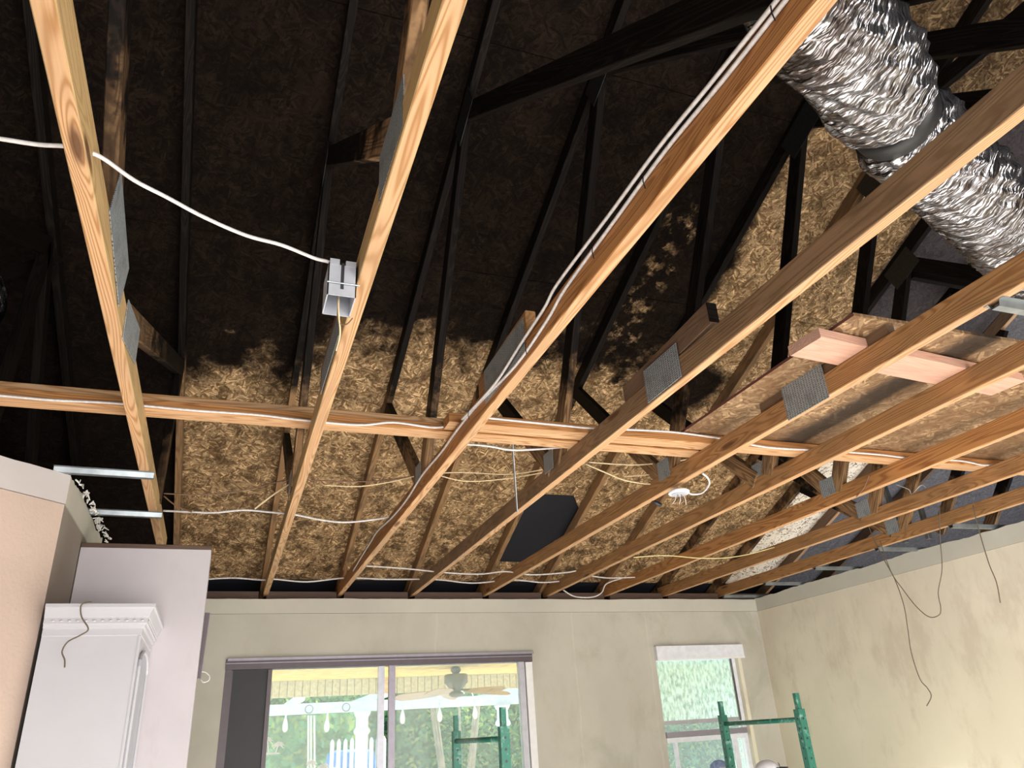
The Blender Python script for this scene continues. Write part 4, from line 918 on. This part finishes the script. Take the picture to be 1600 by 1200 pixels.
# ------------------------------------------------------------------ two workers (mostly below the frame)
def skin_body(name, V, E, R, mat, parent, sub=1):
    me = bpy.data.meshes.new(name); me.from_pydata(V, E, []); o = bpy.data.objects.new(name, me); COL.objects.link(o)
    sk = o.modifiers.new('s', 'SKIN'); 
    for i, v in enumerate(me.skin_vertices[0].data): v.radius = (R[i], R[i]); v.use_root = (i == 0)
    su = o.modifiers.new('u', 'SUBSURF'); su.levels = sub; su.render_levels = sub
    dg = bpy.context.evaluated_depsgraph_get(); m2 = bpy.data.meshes.new_from_object(o.evaluated_get(dg)); bpy.data.objects.remove(o)
    m2.materials.clear(); m2.materials.append(MAT[mat]); m2.polygons.foreach_set('use_smooth', [True] * len(m2.polygons))
    r = bpy.data.objects.new(name, m2); COL.objects.link(r); r.parent = parent; return r
def person(loc, rz, top, shirt, capmat, billmat, label, bill=True):
    k = top / 1.76; T = empty('person', (loc[0], loc[1], 0), label, 'person'); T.rotation_euler = (0, 0, rz)
    def S(l): return [(a * k, b * k, c * k) for a, b, c in l]
    V = S([(0, 0, .98), (0, .0, 1.15), (0, .01, 1.34), (0, .01, 1.44), (0, 0, 1.52), (.17, 0, 1.42), (.22, .01, 1.16), (.23, -.08, .93), (-.17, 0, 1.42), (-.22, .01, 1.16), (-.23, -.08, .93),
           (.10, 0, .92), (.11, -.01, .50), (.11, .02, .10), (-.10, 0, .92), (-.11, -.01, .50), (-.11, .02, .10), (.235, -.12, .85), (-.235, -.12, .85)])
    Ed = [(0, 1), (1, 2), (2, 3), (3, 4), (3, 5), (5, 6), (6, 7), (3, 8), (8, 9), (9, 10), (0, 11), (11, 12), (12, 13), (0, 14), (14, 15), (15, 16), (7, 17), (10, 18)]
    Rr = [x * k for x in (.14, .13, .145, .09, .055, .062, .045, .032, .062, .045, .032, .09, .062, .045, .09, .062, .045, .030, .030)]
    body = skin_body('body', V, Ed, Rr, 'skin', T, 2)
    # shirt and trousers as slightly larger shells
    sv = S([(0, 0, .96), (0, .0, 1.15), (0, .01, 1.34), (0, .01, 1.43), (.17, 0, 1.42), (.215, .01, 1.22), (-.17, 0, 1.42), (-.215, .01, 1.22)])
    skin_body('shirt', sv, [(0, 1), (1, 2), (2, 3), (3, 4), (4, 5), (3, 6), (6, 7)], [x * k for x in (.155, .145, .158, .10, .075, .062, .075, .062)], shirt, T, 2)
    tv = S([(0, 0, .97), (.10, 0, .90), (.11, -.01, .50), (.11, .02, .10), (-.10, 0, .90), (-.11, -.01, .50), (-.11, .02, .10)])
    skin_body('trousers', tv, [(0, 1), (1, 2), (2, 3), (0, 4), (4, 5), (5, 6)], [x * k for x in (.15, .10, .075, .065, .10, .075, .065)], 'trousers', T, 2)
    for sx in (1, -1):
        fv = S([(.11 * sx, .05, .05), (.11 * sx, -.05, .045), (.11 * sx, -.15, .035)]); skin_body('boot', fv, [(0, 1), (1, 2)], [.05 * k, .05 * k, .035 * k], 'boots', T, 2)
        for f in range(5):
            ox = (-.026 + .013 * f) if f < 4 else -.03 * 1; ln = (.07, .08, .075, .06, .05)[f]
            if f < 4: fg = S([(.235 * sx, -.13 + ox, .84), (.237 * sx, -.135 + ox, .80), (.225 * sx, -.14 + ox, .80 - ln * .6), (.205 * sx, -.142 + ox, .80 - ln)])
            else: fg = S([(.23 * sx, -.13, .85), (.215 * sx, -.165, .82), (.205 * sx, -.175, .79)])
            skin_body('finger', fg, [(i, i + 1) for i in range(len(fg) - 1)], [.009 * k] * len(fg), 'skin', T, 1)
    # head
    hz = 1.635; vs = []; fs = []; n, m = 24, 18
    for i in range(m + 1):
        ph = math.pi * i / m
        for j in range(n):
            th = 2 * math.pi * j / n; x = .076 * math.sin(ph) * math.cos(th); y = .097 * math.sin(ph) * math.sin(th); z = .118 * math.cos(ph)
            if z < 0: x *= 1 + z * 2.2; y = y * (1 + z * 1.0) - .01 * (-z / .118)
            front = max(0, -math.sin(th)) * math.sin(ph)
            d = .024 * math.exp(-((x / .012) ** 2) - ((z + .02) / .02) ** 2) * (front > .5) - .007 * math.exp(-(((abs(x) - .032) / .014) ** 2) - ((z - .01) / .012) ** 2) * (front > .5)
            vs.append(((x) * k, (y - d) * k, (z + hz) * k))
    for i in range(m):
        for j in range(n): fs.append((i * n + j, i * n + (j + 1) % n, (i + 1) * n + (j + 1) % n, (i + 1) * n + j))
    hd = mesh_obj('head', vs, fs, 'skin', T, smooth=True)
    for sx in (1, -1):
        e = MB().lathe([(.001, -.011), (.009, -.006), (.011, 0), (.009, .006), (.001, .011)], (.03 * k * sx, -.086 * k, (hz + .01) * k), 10); mesh_obj('eye', e.v, e.f, 'eye_white', hd, smooth=True)
        e = MB().lathe([(.004, -.03), (.014, -.02), (.018, .0), (.014, .025), (.004, .032)], (.078 * k * sx, .0, hz * k), 8); mesh_obj('ear', e.v, e.f, 'skin', hd, smooth=True)
    e = MB().tube([(-.024 * k, -.090 * k, (hz - .062) * k), (0, -.096 * k, (hz - .060) * k), (.024 * k, -.090 * k, (hz - .062) * k)], [.003, .006, .003], 6); mesh_obj('mouth', e.v, e.f, 'lips', hd, smooth=True)
    # hair band under cap and the cap
    vs = []; fs = []
    for i in range(7):
        ph = math.pi * .5 * i / 6
        for j in range(n): th = 2 * math.pi * j / n; vs.append((.088 * math.sin(ph) * math.cos(th) * k, (.106 * math.sin(ph) * math.sin(th) + .004) * k, (.085 * math.cos(ph) + hz + .040) * k))
    for i in range(6):
        for j in range(n): fs.append((i * n + j, i * n + (j + 1) % n, (i + 1) * n + (j + 1) % n, (i + 1) * n + j))
    cp = mesh_obj('cap_crown', vs, fs, capmat, T, smooth=True)
    if bill:
        b = MB(); poly = [(-.07, -.07), (-.062, -.13), (-.03, -.165), (.03, -.165), (.062, -.13), (.07, -.07)]
        b.prism(poly, lambda a, c, d: (a * k, c * k, (hz + .075 + d - (abs(c) - .07) * .15 - a * a * 3) * k), .006); mesh_obj('cap_bill', b.v, b.f, billmat, cp)
    b = MB(); b.prism([(.022 * math.cos(i * .7), .016 * math.sin(i * .7)) for i in range(9)], lambda a, c, d: (a * k, (-.098 - d + (c if False else 0) + max(0, c) * .5) * k, (hz + .085 + c) * k), .004); mesh_obj('cap_emblem', b.v, b.f, billmat, cp)
    hb = MB(); hb.v = []; 
    vs = []; fs = []
    for i in range(4):
        z = .04 - i * .028
        for j in range(n):
            th = math.pi * (j / (n - 1)); rr = 1.03 - .02 * i; vs.append((.082 * rr * math.cos(th) * k, (.100 * rr * math.sin(th) + .002) * k, (z + hz) * k))
    for i in range(3):
        for j in range(n - 1): fs.append((i * n + j, i * n + j + 1, (i + 1) * n + j + 1, (i + 1) * n + j))
    mesh_obj('hair', vs, fs, 'hair', T, smooth=True)
    return T
pa = ony(1123, 1187, 5.9); pb = ony(1197, 1187, 5.15)
person((pa.x, 5.9), math.radians(10), pa.z, 'shirt_navy', 'cap_blue', 'cap_white', 'person in a pale blue patterned cap standing before the narrow window')
person((pb.x, 5.15), math.radians(55), pb.z, 'shirt_grey', 'cap_white', 'cap_black', 'person in a white cap with black bill, standing between the scaffold posts')
